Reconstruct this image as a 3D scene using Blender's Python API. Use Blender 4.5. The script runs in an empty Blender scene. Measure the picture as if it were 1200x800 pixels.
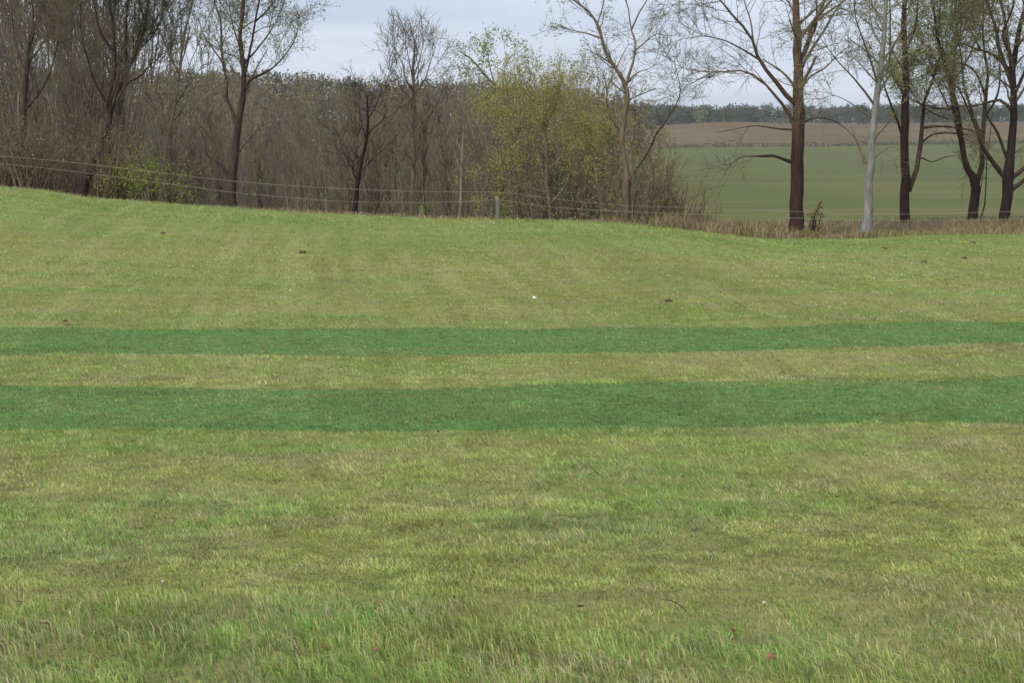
import bpy, math, random
import numpy as np
from mathutils import Vector

random.seed(7)
rng = np.random.default_rng(7)
C = bpy.context.scene.collection
sc = bpy.context.scene

# ------------------------------------------------------------------ camera
F = 1667.0            # focal length in photo pixels (1200 x 800)
PITCH = math.atan(260.0 / F)
EYE = 1.7
cam_d = bpy.data.cameras.new("camera")
cam_d.sensor_width = 36.0
cam_d.lens = 36.0 * F / 1200.0
cam_d.clip_end = 9000.0
cam_d.clip_start = 0.05
cam = bpy.data.objects.new("camera", cam_d)
cam.location = (0, 0, EYE)
cam.rotation_euler = (math.pi / 2 - PITCH, 0, 0)
C.objects.link(cam)
sc.camera = cam

# ------------------------------------------------------------------ sky and light
w = bpy.data.worlds.new("World")
sc.world = w
w.use_nodes = True
nt = w.node_tree
nt.nodes.clear()
SUN_EL, SUN_AZ = math.radians(52), math.radians(215)
out = nt.nodes.new("ShaderNodeOutputWorld")
bg = nt.nodes.new("ShaderNodeBackground")
bg.inputs["Strength"].default_value = 0.13
sky = nt.nodes.new("ShaderNodeTexSky")
sky.sky_type = 'NISHITA'
sky.sun_disc = False
sky.sun_elevation = SUN_EL
sky.sun_rotation = SUN_AZ
tc = nt.nodes.new("ShaderNodeTexCoord")
mp = nt.nodes.new("ShaderNodeMapping")
mp.inputs["Scale"].default_value = (1.6, 1.6, 9.0)
mp.inputs["Rotation"].default_value = (0.0, 0.05, 0.4)
nz = nt.nodes.new("ShaderNodeTexNoise")
nz.inputs["Scale"].default_value = 2.2
nz.inputs["Detail"].default_value = 7
nz.inputs["Roughness"].default_value = 0.55
rmp = nt.nodes.new("ShaderNodeValToRGB")
rmp.color_ramp.elements[0].position = 0.34
rmp.color_ramp.elements[0].color = (2.55, 2.95, 3.70, 1)
rmp.color_ramp.elements[1].position = 0.68
rmp.color_ramp.elements[1].color = (3.75, 3.95, 4.50, 1)
mx = nt.nodes.new("ShaderNodeMix")
mx.data_type = 'RGBA'
mx.inputs[0].default_value = 0.93        # almost closed cloud cover over the clear sky
nt.links.new(tc.outputs["Generated"], mp.inputs["Vector"])
nt.links.new(mp.outputs[0], nz.inputs["Vector"])
nt.links.new(nz.outputs[0], rmp.inputs[0])
nt.links.new(sky.outputs[0], mx.inputs[6])
nt.links.new(rmp.outputs[0], mx.inputs[7])
nt.links.new(mx.outputs[2], bg.inputs[0])
nt.links.new(bg.outputs[0], out.inputs[0])

sun_d = bpy.data.lights.new("sun", 'SUN')
sun_d.energy = 2.2
sun_d.angle = math.radians(25)
sun_d.color = (1.0, 0.93, 0.82)
sun = bpy.data.objects.new("sun", sun_d)
sdir = Vector((math.sin(SUN_AZ) * math.cos(SUN_EL), math.cos(SUN_AZ) * math.cos(SUN_EL), math.sin(SUN_EL)))
sun.rotation_euler = sdir.to_track_quat('Z', 'Y').to_euler()
sun.location = (0, -10, 30)
C.objects.link(sun)

sc.view_settings.view_transform = 'Standard'
sc.view_settings.look = 'None'
sc.view_settings.exposure = 0.75
sc.view_settings.gamma = 1.0
sc.view_settings.use_curve_mapping = False
sc.cycles.volume_bounces = 0
sc.cycles.max_bounces = 6
sc.cycles.transparent_max_bounces = 8

# ------------------------------------------------------------------ projection helpers
CT, ST = math.cos(PITCH), math.sin(PITCH)


def ray(u, v):
    a, b = (u - 600.0) / F, (400.0 - v) / F
    return np.array([a, CT + b * ST, -ST + b * CT])


def P(u, v, dist):
    """world point seen at photo pixel (u, v) at ground distance dist"""
    r = ray(u, v)
    return np.array([0, 0, EYE]) + r * (dist / r[1])


# ------------------------------------------------------------------ noise (numpy)
_tab = np.random.default_rng(99).random((256, 256))


def vn(x, y, s=0):
    x = np.asarray(x, float) + s * 17.31
    y = np.asarray(y, float) + s * 9.73
    xi, yi = np.floor(x).astype(int), np.floor(y).astype(int)
    fx, fy = x - xi, y - yi
    fx, fy = fx * fx * (3 - 2 * fx), fy * fy * (3 - 2 * fy)
    a, b = _tab[xi & 255, yi & 255], _tab[(xi + 1) & 255, yi & 255]
    c, d = _tab[xi & 255, (yi + 1) & 255], _tab[(xi + 1) & 255, (yi + 1) & 255]
    return (a * (1 - fx) + b * fx) * (1 - fy) + (c * (1 - fx) + d * fx) * fy


def fbm(x, y, s=0, o=4):
    t, amp, n = 0, 0.5, 0
    for i in range(o):
        t = t + amp * vn(x * 2 ** i, y * 2 ** i, s + i)
        n += amp
        amp *= 0.5
    return t / n


def smooth(a, b, x):
    t = np.clip((x - a) / (b - a), 0, 1)
    return t * t * (3 - 2 * t)


# ------------------------------------------------------------------ terrain
CREST_D = 26.0
_cu = np.array([-2500, -400, 0, 60, 100, 200, 300, 400, 500, 600, 700, 750, 800, 850, 900, 1000, 1050, 1100, 1200, 1600, 3500], float)
_cv = np.array([195, 205, 218, 224, 232, 240, 246.5, 252.5, 257.5, 259.5, 262, 265.5, 270.5, 277, 281, 282.5, 280, 277.5, 277, 276, 276], float)
_ct, _cz = [], []
for _u, _v in zip(_cu, _cv):
    _p = P(_u, _v, CREST_D)
    _ct.append(_p[0] / CREST_D)
    _cz.append(_p[2])
_hu = np.array([-1500, 0, 160, 300, 360, 400, 480, 560, 640, 700, 740, 800], float)
_hv = np.array([70, 76, 78, 80, 82, 88, 92, 93, 98, 108, 118, 130], float)


def _smooth_interp(t):
    return (np.interp(t - 0.012, _ct, _cz) + np.interp(t, _ct, _cz) * 2 + np.interp(t + 0.012, _ct, _cz)) / 4


def terrain(x, y, fine=True):
    x, y = np.asarray(x, float), np.asarray(y, float)
    yy = np.maximum(y, 6.0)
    t = x / yy
    zc = _smooth_interp(t)
    tt = (y - 12.0) / (CREST_D - 12.0)
    near = zc * np.where(tt < 0, 0, np.where(tt < 1, 1.55 * np.maximum(tt, 0) ** 1.8 - 0.55 * np.maximum(tt, 0) ** 3, 1.0))
    dd = 27.2 + 7.8 * smooth(0.10, 0.19, t)           # where the bank starts to drop
    ramp = np.clip(y - CREST_D, 0, None)
    pre = zc - 0.035 * ramp - 0.05 * smooth(0, 1.5, ramp)
    zv = -7.0 + 0.6 * (fbm(x / 25, y / 25, 5) - 0.5) * smooth(35, 60, y)
    drop = smooth(0, 1, (y - dd) / 34.0)
    z = np.where(y < CREST_D, near, np.where(y < dd, pre, pre * (1 - drop) + zv * drop))
    left = 1 - smooth(-0.02, 0.06, t)
    z = z + left * 7.5 * smooth(105, 225, y)           # wooded hill on the left
    z = z + 0.012 * np.clip(x, -50, 250) * smooth(250, 400, y) + 1.8 * np.exp(-((x - 74) / 24) ** 2 - ((y - 500) / 30) ** 2)
    z = z + (1 - left) * (5.2 * smooth(385, 505, y) * (0.90 + 0.26 * vn(x / 38, y / 400, 3)))
    if fine:
        env = smooth(3, 8, y) * (1 - smooth(40, 60, y)) + 0.4
        z = z + env * 0.050 * (fbm(x / 1.3, y / 0.45, 11, 2) - 0.5) * (1 - smooth(24, 40, y) * 0.5)
        z = z + 0.02 * (fbm(x / 3, y / 2, 12, 2) - 0.5)
    return z


def tz(x, y):
    return float(terrain(x, y))


# ------------------------------------------------------------------ object helpers
def tag(o, label=None, cat=None, group=None, kind=None):
    if label: o["label"] = label
    if cat: o["category"] = cat
    if group: o["group"] = group
    if kind: o["kind"] = kind
    return o


def mesh_np(name, verts, faces_list, mat=None, smooth_sh=False, colors=None):
    """verts (N,3); faces_list: list of int arrays (M,k)"""
    me = bpy.data.meshes.new(name)
    verts = np.asarray(verts, np.float32)
    faces_list = [np.asarray(f, np.int32) for f in faces_list if len(f)]
    me.vertices.add(len(verts))
    me.vertices.foreach_set("co", verts.ravel())
    nl = sum(f.size for f in faces_list)
    nf = sum(len(f) for f in faces_list)
    me.loops.add(nl)
    me.polygons.add(nf)
    me.loops.foreach_set("vertex_index", np.concatenate([f.ravel() for f in faces_list]))
    tot = np.concatenate([np.full(len(f), f.shape[1], np.int32) for f in faces_list])
    st = np.concatenate([[0], np.cumsum(tot)[:-1]]).astype(np.int32)
    me.polygons.foreach_set("loop_start", st)
    if smooth_sh:
        me.polygons.foreach_set("use_smooth", np.ones(nf, bool))
    me.update(calc_edges=True)
    if colors is not None:
        ca = me.color_attributes.new("tint", 'FLOAT_COLOR', 'POINT')
        c4 = np.ones((len(verts), 4), np.float32)
        c4[:, :3] = colors
        ca.data.foreach_set("color", c4.ravel())
    if mat: me.materials.append(mat)
    return me


def obj(name, me, parent=None):
    o = bpy.data.objects.new(name, me)
    C.objects.link(o)
    if parent: o.parent = parent
    return o


def empty(name, loc, label, cat, group=None):
    o = bpy.data.objects.new(name, None)
    o.empty_display_size = 0.3
    o.location = loc
    C.objects.link(o)
    return tag(o, label, cat, group)


# ------------------------------------------------------------------ materials
def new_mat(name):
    m = bpy.data.materials.new(name)
    m.use_nodes = True
    t = m.node_tree
    b = t.nodes["Principled BSDF"]
    b.inputs["Specular IOR Level"].default_value = 0.2
    b.inputs["Roughness"].default_value = 0.85
    return m, t, b


def N(t, typ, **kw):
    n = t.nodes.new(typ)
    for k, v in kw.items():
        setattr(n, k, v)
    return n


def noise(t, scale, detail=4, rough=0.55, mscale=(1, 1, 1), rot=(0, 0, 0), coord="Object", dist=0.0):
    c = N(t, "ShaderNodeTexCoord")
    m = N(t, "ShaderNodeMapping")
    m.inputs["Scale"].default_value = mscale
    m.inputs["Rotation"].default_value = rot
    n = N(t, "ShaderNodeTexNoise")
    n.inputs["Scale"].default_value = scale
    n.inputs["Detail"].default_value = detail
    n.inputs["Roughness"].default_value = rough
    n.inputs["Distortion"].default_value = dist
    t.links.new(c.outputs[coord], m.inputs[0])
    t.links.new(m.outputs[0], n.inputs["Vector"])
    return n.outputs[0]


def ramp(t, fac, stops):
    r = N(t, "ShaderNodeValToRGB")
    e = r.color_ramp.elements
    while len(e) < len(stops): e.new(0.5)
    for i, (p, c) in enumerate(stops):
        e[i].position = p
        e[i].color = (c[0], c[1], c[2], 1)
    t.links.new(fac, r.inputs[0])
    return r.outputs[0]


def mixc(t, fac, a, b, mode='MIX'):
    m = N(t, "ShaderNodeMix", data_type='RGBA', blend_type=mode)
    for s, v in ((m.inputs[0], fac), (m.inputs[6], a), (m.inputs[7], b)):
        if isinstance(v, (int, float)): s.default_value = v
        elif isinstance(v, tuple): s.default_value = (v[0], v[1], v[2], 1)
        else: t.links.new(v, s)
    return m.outputs[2]


def mth(t, op, a, b=0.0, c=None, clamp=False):
    m = N(t, "ShaderNodeMath", operation=op, use_clamp=clamp)
    for s, v in zip(m.inputs, (a, b, c)):
        if v is None: continue
        if isinstance(v, (int, float)): s.default_value = v
        else: t.links.new(v, s)
    return m.outputs[0]


def bump(t, b, h, strength=0.5, dist=0.02):
    n = N(t, "ShaderNodeBump")
    n.inputs["Strength"].default_value = strength
    n.inputs["Distance"].default_value = dist
    t.links.new(h, n.inputs["Height"])
    t.links.new(n.outputs[0], b.inputs["Normal"])


def bark(name, c1, c2, moss=None, upper=None):
    m, t, b = new_mat(name)
    n1 = noise(t, 14, 5, 0.6, (1, 1, 0.22))
    col = ramp(t, n1, [(0.3, c1), (0.7, c2)])
    n2 = noise(t, 1.6, 3)
    if moss:
        col = mixc(t, ramp(t, n2, [(0.5, (0, 0, 0)), (0.72, (0.7, 0.7, 0.7))]), col, moss)
    if upper:                      # thinner, lighter bark on the upper stem
        up_ = ramp(t, n1, [(0.3, upper[0]), (0.7, upper[1])])
        c = N(t, "ShaderNodeTexCoord")
        sp_ = N(t, "ShaderNodeSeparateXYZ")
        t.links.new(c.outputs["Object"], sp_.inputs[0])
        mr = N(t, "ShaderNodeMapRange")
        mr.inputs[1].default_value, mr.inputs[2].default_value = upper[2], upper[3]
        t.links.new(mth(t, 'ADD', sp_.outputs[2], n2), mr.inputs[0])
        col = mixc(t, mr.outputs[0], col, up_)
    t.links.new(col, b.inputs["Base Color"])
    bump(t, b, n1, 0.8, 0.03)
    return m


def leaf_mat(name, cols, trans=0.35):
    m, t, b = new_mat(name)
    n1 = noise(t, 3.0, 3)
    oi = N(t, "ShaderNodeNewGeometry")
    r = ramp(t, oi.outputs["Random Per Island"], [(i / max(1, len(cols) - 1), c) for i, c in enumerate(cols)])
    r2 = mixc(t, mth(t, 'MULTIPLY', n1, 0.5), r, cols[0])
    t.links.new(r2, b.inputs["Base Color"])
    tr = N(t, "ShaderNodeBsdfTranslucent")
    t.links.new(r2, tr.inputs[0])
    mxs = N(t, "ShaderNodeMixShader")
    mxs.inputs[0].default_value = trans
    o = t.nodes["Material Output"]
    t.links.new(b.outputs[0], mxs.inputs[1])
    t.links.new(tr.outputs[0], mxs.inputs[2])
    t.links.new(mxs.outputs[0], o.inputs[0])
    return m


M = {}
M['bark_dark'] = bark("bark_dark", (0.013, 0.007, 0.006), (0.040, 0.021, 0.018), (0.036, 0.026, 0.02))
M['bark_red'] = bark("bark_red", (0.018, 0.009, 0.007), (0.058, 0.030, 0.023), None, ((0.060, 0.036, 0.024), (0.16, 0.10, 0.065), 2.2, 3.6))
M['bark_limb'] = bark("bark_limb", (0.022, 0.014, 0.010), (0.065, 0.042, 0.030), (0.07, 0.062, 0.035))
M['twig_dark'] = bark("twig_dark", (0.090, 0.072, 0.046), (0.204, 0.168, 0.110), (0.156, 0.168, 0.072))
M['bark_pale'] = bark("bark_pale", (0.111, 0.111, 0.098), (0.289, 0.281, 0.264))
M['bark_tan'] = bark("bark_tan", (0.085, 0.066, 0.04), (0.2, 0.16, 0.1))
M['bark_brown'] = bark("bark_brown", (0.025, 0.016, 0.012), (0.075, 0.050, 0.036), (0.06, 0.055, 0.03))
M['bark_grey'] = bark("bark_grey", (0.133, 0.118, 0.087), (0.267, 0.238, 0.184), (0.143, 0.151, 0.076))
M['bark_wood'] = bark("bark_wood", (0.100, 0.086, 0.057), (0.215, 0.185, 0.130), (0.133, 0.142, 0.054))
M['bark_wood2'] = bark("bark_wood_brown", (0.096, 0.067, 0.047), (0.209, 0.151, 0.109), (0.143, 0.134, 0.054))
M['bark_stem'] = bark("bark_stem", (0.162, 0.147, 0.119), (0.323, 0.294, 0.261))
M['twig_far'] = bark("bark_far", (0.100, 0.093, 0.065), (0.176, 0.163, 0.119))
M['leaf_dull'] = leaf_mat("leaf_dull_green", [(0.17, 0.21, 0.06), (0.26, 0.29, 0.09), (0.21, 0.25, 0.09)])
M['leaf_yellow'] = leaf_mat("leaf_yellow_green", [(0.306, 0.294, 0.077), (0.360, 0.332, 0.094), (0.279, 0.314, 0.083), (0.333, 0.257, 0.094)])
M['leaf_fresh'] = leaf_mat("leaf_fresh_green", [(0.143, 0.216, 0.033), (0.247, 0.324, 0.050), (0.182, 0.240, 0.055)])
M['leaf_bush'] = leaf_mat("leaf_bush_green", [(0.206, 0.270, 0.048), (0.331, 0.405, 0.056), (0.151, 0.196, 0.048)])
M['bud_brown'] = leaf_mat("bud_brown", [(0.216, 0.168, 0.072), (0.324, 0.240, 0.108), (0.240, 0.222, 0.072)])
M['leaf_far'] = leaf_mat("leaf_far", [(0.069, 0.081, 0.052), (0.125, 0.131, 0.081), (0.100, 0.119, 0.057), (0.150, 0.125, 0.092)])
M['leaf_ridge'] = leaf_mat("leaf_ridge", [(0.105, 0.105, 0.070), (0.13, 0.13, 0.085), (0.11, 0.12, 0.07)])
M['leaf_pale'] = leaf_mat("leaf_pale", [(0.20, 0.27, 0.07), (0.30, 0.36, 0.10)])

# grass blade material: tint comes from the blade itself
m, t, b = new_mat("grass_blade")
ca = N(t, "ShaderNodeVertexColor", layer_name="tint")
t.links.new(ca.outputs[0], b.inputs["Base Color"])
b.inputs["Roughness"].default_value = 0.6
tr = N(t, "ShaderNodeBsdfTranslucent")
t.links.new(ca.outputs[0], tr.inputs[0])
mxs = N(t, "ShaderNodeMixShader")
mxs.inputs[0].default_value = 0.35
t.links.new(b.outputs[0], mxs.inputs[1])
t.links.new(tr.outputs[0], mxs.inputs[2])
t.links.new(mxs.outputs[0], t.nodes["Material Output"].inputs[0])
M['blade'] = m

# strip edges: y = c0 + c1 x + c2 x^2, from the photographed band edges
EDGES = []
for vs in ((382, 384, 384, 376), (415, 416.5, 415, 404), (451, 454, 451, 441), (507, 507.5, 503, 493)):
    pts = []
    for uu, vv in zip((0, 300, 700, 1200), vs):
        r = ray(uu, vv)
        k = -EYE / r[2]
        pts.append((r[0] * k, r[1] * k))
    pts = np.array(pts)
    EDGES.append(np.polyfit(pts[:, 0], pts[:, 1], 2)[::-1])
EDGES = np.array(EDGES)      # top1, bottom1, top2, bottom2 (far to near)


def strip_mask(x, y):
    e = [c[0] + c[1] * x + c[2] * x * x for c in EDGES]
    j = (fbm(x / 0.25, y / 0.25, 21, 3) - 0.5) * 0.14 + (vn(x / 2.5, y * 0, 22) - 0.5) * 0.05
    lim = np.abs(x) < 40
    return (((y + j < e[0]) & (y + j > e[1])) | ((y + j < e[2]) & (y + j > e[3]))) & lim


# ------------------------------------------------------------------ ground sheets
def rows(y0, y1, n, p=1.0):
    return y0 + (y1 - y0) * np.linspace(0, 1, n) ** p


def sheet(name, ys, half, nx, mat, label=None, edge0=None, edge1=None):
    """ground sheet; half(y) = half width; rows follow terrain"""
    s = np.linspace(-1, 1, nx)
    s = np.sign(s) * np.abs(s) ** 1.5
    Y = np.repeat(np.asarray(ys)[:, None], nx, 1)
    X = s[None, :] * half(Y)
    Z = terrain(X, Y)
    V = np.stack([X, Y, Z], -1).reshape(-1, 3)
    i = np.arange(len(ys) - 1)[:, None] * nx + np.arange(nx - 1)[None, :]
    i = i.ravel()
    f = np.stack([i, i + 1, i + nx + 1, i + nx], 1)
    o = obj(name, mesh_np(name, V, [f], mat, True))
    return tag(o, label, None, None, 'structure')


def halfw(y):
    return np.maximum(30.0, 1.1 * y)


# lawn material
m, t, b = new_mat("lawn")
geo = N(t, "ShaderNodeNewGeometry")
sep = N(t, "ShaderNodeSeparateXYZ")
t.links.new(geo.outputs["Position"], sep.inputs[0])
X_, Y_ = sep.outputs[0], sep.outputs[1]
n_big = noise(t, 0.35, 4, 0.6)
n_mid = noise(t, 1.6, 5, 0.65, (0.6, 1.2, 1))
n_fine = noise(t, 22, 6, 0.7, (0.7, 1.0, 1))
cmb = N(t, "ShaderNodeCombineXYZ")
t.links.new(mth(t, 'MULTIPLY_ADD', Y_, 0.13, X_), cmb.inputs[0])
t.links.new(mth(t, 'MULTIPLY', Y_, 0.05), cmb.inputs[1])
nm = N(t, "ShaderNodeTexNoise")
nm.inputs["Scale"].default_value = 3.6
nm.inputs["Detail"].default_value = 5
nm.inputs["Roughness"].default_value = 0.7
t.links.new(cmb.outputs[0], nm.inputs["Vector"])
n_mow = nm.outputs[0]
base = ramp(t, n_mid, [(0.25, (0.133, 0.160, 0.039)), (0.5, (0.187, 0.208, 0.063)), (0.75, (0.257, 0.254, 0.117))])
base = mixc(t, ramp(t, n_mow, [(0.44, (0, 0, 0)), (0.60, (0.85, 0.85, 0.85))]), base, (0.250, 0.255, 0.105))
base = mixc(t, ramp(t, n_big, [(0.45, (0, 0, 0)), (0.7, (0.6, 0.6, 0.6))]), base, (0.125, 0.165, 0.034))
# fresher uncut grass along the far edge of the lawn
fr = mth(t, 'MULTIPLY', mth(t, 'SMOOTH_MIN', 1, 1, 0), 1)
cr = N(t, "ShaderNodeMapRange")
cr.inputs[1].default_value = 20.5
cr.inputs[2].default_value = 25.0
t.links.new(mth(t, 'ADD', Y_, mth(t, 'MULTIPLY', n_big, 4.0)), cr.inputs[0])
base = mixc(t, mth(t, 'MULTIPLY', cr.outputs[0], 0.4), base, ramp(t, n_mid, [(0.3, (0.085, 0.155, 0.030)), (0.7, (0.18, 0.24, 0.06))]))
green = ramp(t, n_fine, [(0.3, (0.080, 0.166, 0.044)), (0.7, (0.125, 0.229, 0.075))])


def edge_node(c):
    q = mth(t, 'MULTIPLY_ADD', X_, float(c[2]), float(c[1]))
    return mth(t, 'MULTIPLY_ADD', q, X_, float(c[0]))


nj = noise(t, 4, 4, 0.6)
yj = mth(t, 'ADD', Y_, mth(t, 'MULTIPLY_ADD', nj, 0.16, -0.08))


def band(et, eb):
    a = N(t, "ShaderNodeMapRange")
    t.links.new(mth(t, 'SUBTRACT', edge_node(et), yj), a.inputs[0])
    a.inputs[1].default_value, a.inputs[2].default_value = -0.02, 0.03
    c = N(t, "ShaderNodeMapRange")
    t.links.new(mth(t, 'SUBTRACT', yj, edge_node(eb)), c.inputs[0])
    c.inputs[1].default_value, c.inputs[2].default_value = -0.02, 0.03
    return mth(t, 'MULTIPLY', a.outputs[0], c.outputs[0])


bm_ = mth(t, 'MAXIMUM', band(EDGES[0], EDGES[1]), band(EDGES[2], EDGES[3]))
col = mixc(t, bm_, base, green)
sp = ramp(t, n_fine, [(0.3, (0.72, 0.72, 0.72)), (0.65, (1.12, 1.12, 1.12))])
col = mixc(t, 1.0, col, sp, 'MULTIPLY')
t.links.new(col, b.inputs["Base Color"])
b.inputs["Roughness"].default_value = 0.95
b.inputs["Specular IOR Level"].default_value = 0.05
bump(t, b, n_fine, 0.8, 0.04)
M['lawn'] = m

ys_l = np.concatenate([rows(-60, 2, 12)[:-1], rows(2, 30, 330)])
lawn = sheet("lawn", ys_l, halfw, 281, M['lawn'])

m, t, b = new_mat("rough_ground")
n1 = noise(t, 0.8, 6, 0.7)
col = ramp(t, n1, [(0.3, (0.085, 0.058, 0.038)), (0.55, (0.14, 0.11, 0.065)), (0.75, (0.11, 0.12, 0.05))])
t.links.new(col, b.inputs["Base Color"])
bump(t, b, noise(t, 9, 5), 1, 0.08)
M['rough'] = m
sheet("rough_ground", rows(30, 92, 110), halfw, 181, M['rough'])

m, t, b = new_mat("green_field")
n1 = noise(t, 0.02, 5, 0.6, (1, 3, 1))
n2 = noise(t, 0.16, 4, 0.7, (0.12, 1.6, 1), (0, 0, 0.04))
col = ramp(t, n1, [(0.35, (0.052, 0.072, 0.007)), (0.65, (0.078, 0.093, 0.011))])
col = mixc(t, ramp(t, n2, [(0.47, (0, 0, 0)), (0.60, (0.75, 0.75, 0.75))]), col, (0.115, 0.100, 0.035))
t.links.new(col, b.inputs["Base Color"])
M['field'] = m
sheet("green_field", rows(92, 402, 90), halfw, 161, M['field'])

m, t, b = new_mat("ploughed_field")
n1 = noise(t, 0.02, 6, 0.65, (1, 4, 1), (0, 0, 0.1))
n2 = noise(t, 0.12, 4, 0.7, (0.2, 1.2, 1))
col = ramp(t, n1, [(0.3, (0.070, 0.048, 0.018)), (0.6, (0.115, 0.082, 0.032)), (0.75, (0.135, 0.118, 0.042))])
col = mixc(t, ramp(t, n2, [(0.5, (0, 0, 0)), (0.7, (0.5, 0.5, 0.5))]), col, (0.135, 0.112, 0.045))
t.links.new(col, b.inputs["Base Color"])
M['plough'] = m
sheet("ploughed_field", rows(402, 520, 70), halfw, 161, M['plough'])

m, t, b = new_mat("distant_ground")
n1 = noise(t, 0.01, 5)
t.links.new(ramp(t, n1, [(0.3, (0.07, 0.08, 0.04)), (0.7, (0.13, 0.12, 0.07))]), b.inputs["Base Color"])
M['distant'] = m
sheet("distant_ground", rows(520, 4200, 60, 1.6), halfw, 81, M['distant'])

# ------------------------------------------------------------------ grass blades
def pal(cols, n, r):
    cols = np.array(cols)
    return cols[r.integers(0, len(cols), n)] * r.uniform(0.8, 1.2, (n, 1))


FRESH = [(0.185, 0.321, 0.065), (0.230, 0.358, 0.090), (0.155, 0.282, 0.060), (0.286, 0.385, 0.145)]
OLIVE = [(0.285, 0.323, 0.084), (0.329, 0.361, 0.112), (0.239, 0.283, 0.068), (0.361, 0.382, 0.161)]
STRAW = [(0.365, 0.356, 0.168), (0.405, 0.399, 0.239), (0.316, 0.300, 0.131), (0.251, 0.233, 0.110)]
DYED = [(0.117, 0.200, 0.053), (0.156, 0.253, 0.083), (0.199, 0.287, 0.113), (0.117, 0.169, 0.045)]


def blade_mesh(name, x, y, h, wd, col, segs, lean, r, leandir=None):
    n = len(x)
    z = terrain(x, y) - 0.001
    az = r.uniform(0, 2 * math.pi, n)
    la = r.uniform(0, 2 * math.pi, n)
    if leandir is not None:
        la = np.where(r.random(n) < (0.85 if segs == 3 else 0.6), leandir + r.normal(0, 0.5, n), la)
    side = np.stack([np.cos(az), np.sin(az), np.zeros(n)], 1)
    ld = np.stack([np.cos(la), np.sin(la), np.zeros(n)], 1)
    base = np.stack([x, y, z], 1)
    up = np.array([0, 0, 1.0])
    lv = []
    if segs == 1:
        tip = base + up * (h * np.sqrt(np.clip(1 - lean ** 2, 0.05, 1)))[:, None] + ld * (h * lean)[:, None]
        V = np.stack([base - side * wd[:, None] / 2, base + side * wd[:, None] / 2, tip], 1).reshape(-1, 3)
        f = np.arange(n * 3).reshape(-1, 3)
        fl = [f]
        k = 3
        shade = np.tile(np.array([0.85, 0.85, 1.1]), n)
    else:
        mid = base + up * (h * 0.55)[:, None] + ld * (h * lean * 0.30)[:, None]
        tip = base + up * (h * (1 - 0.55 * lean))[:, None] + ld * (h * lean)[:, None]
        V = np.stack([base - side * wd[:, None] / 2, base + side * wd[:, None] / 2,
                      mid + side * wd[:, None] * 0.4, mid - side * wd[:, None] * 0.4, tip], 1).reshape(-1, 3)
        o = np.arange(n)[:, None] * 5
        fl = [o + np.array([[0, 1, 2, 3]]), o + np.array([[3, 2, 4]])]
        k = 5
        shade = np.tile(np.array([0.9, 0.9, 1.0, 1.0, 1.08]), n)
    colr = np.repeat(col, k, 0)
    return mesh_np(name, V, fl, M['blade'], False, np.clip(colr, 0, 1))


def scatter(n, y0, y1, p, r):
    """positions with density falling as y**-p"""
    q = 2 - p
    u_ = r.random(n)
    y = (y0 ** q + u_ * (y1 ** q - y0 ** q)) ** (1 / q) if abs(q) > 1e-3 else y0 * (y1 / y0) ** u_
    x = r.uniform(-1, 1, n) * (0.40 * y + 1.7)
    return x, y


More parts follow.
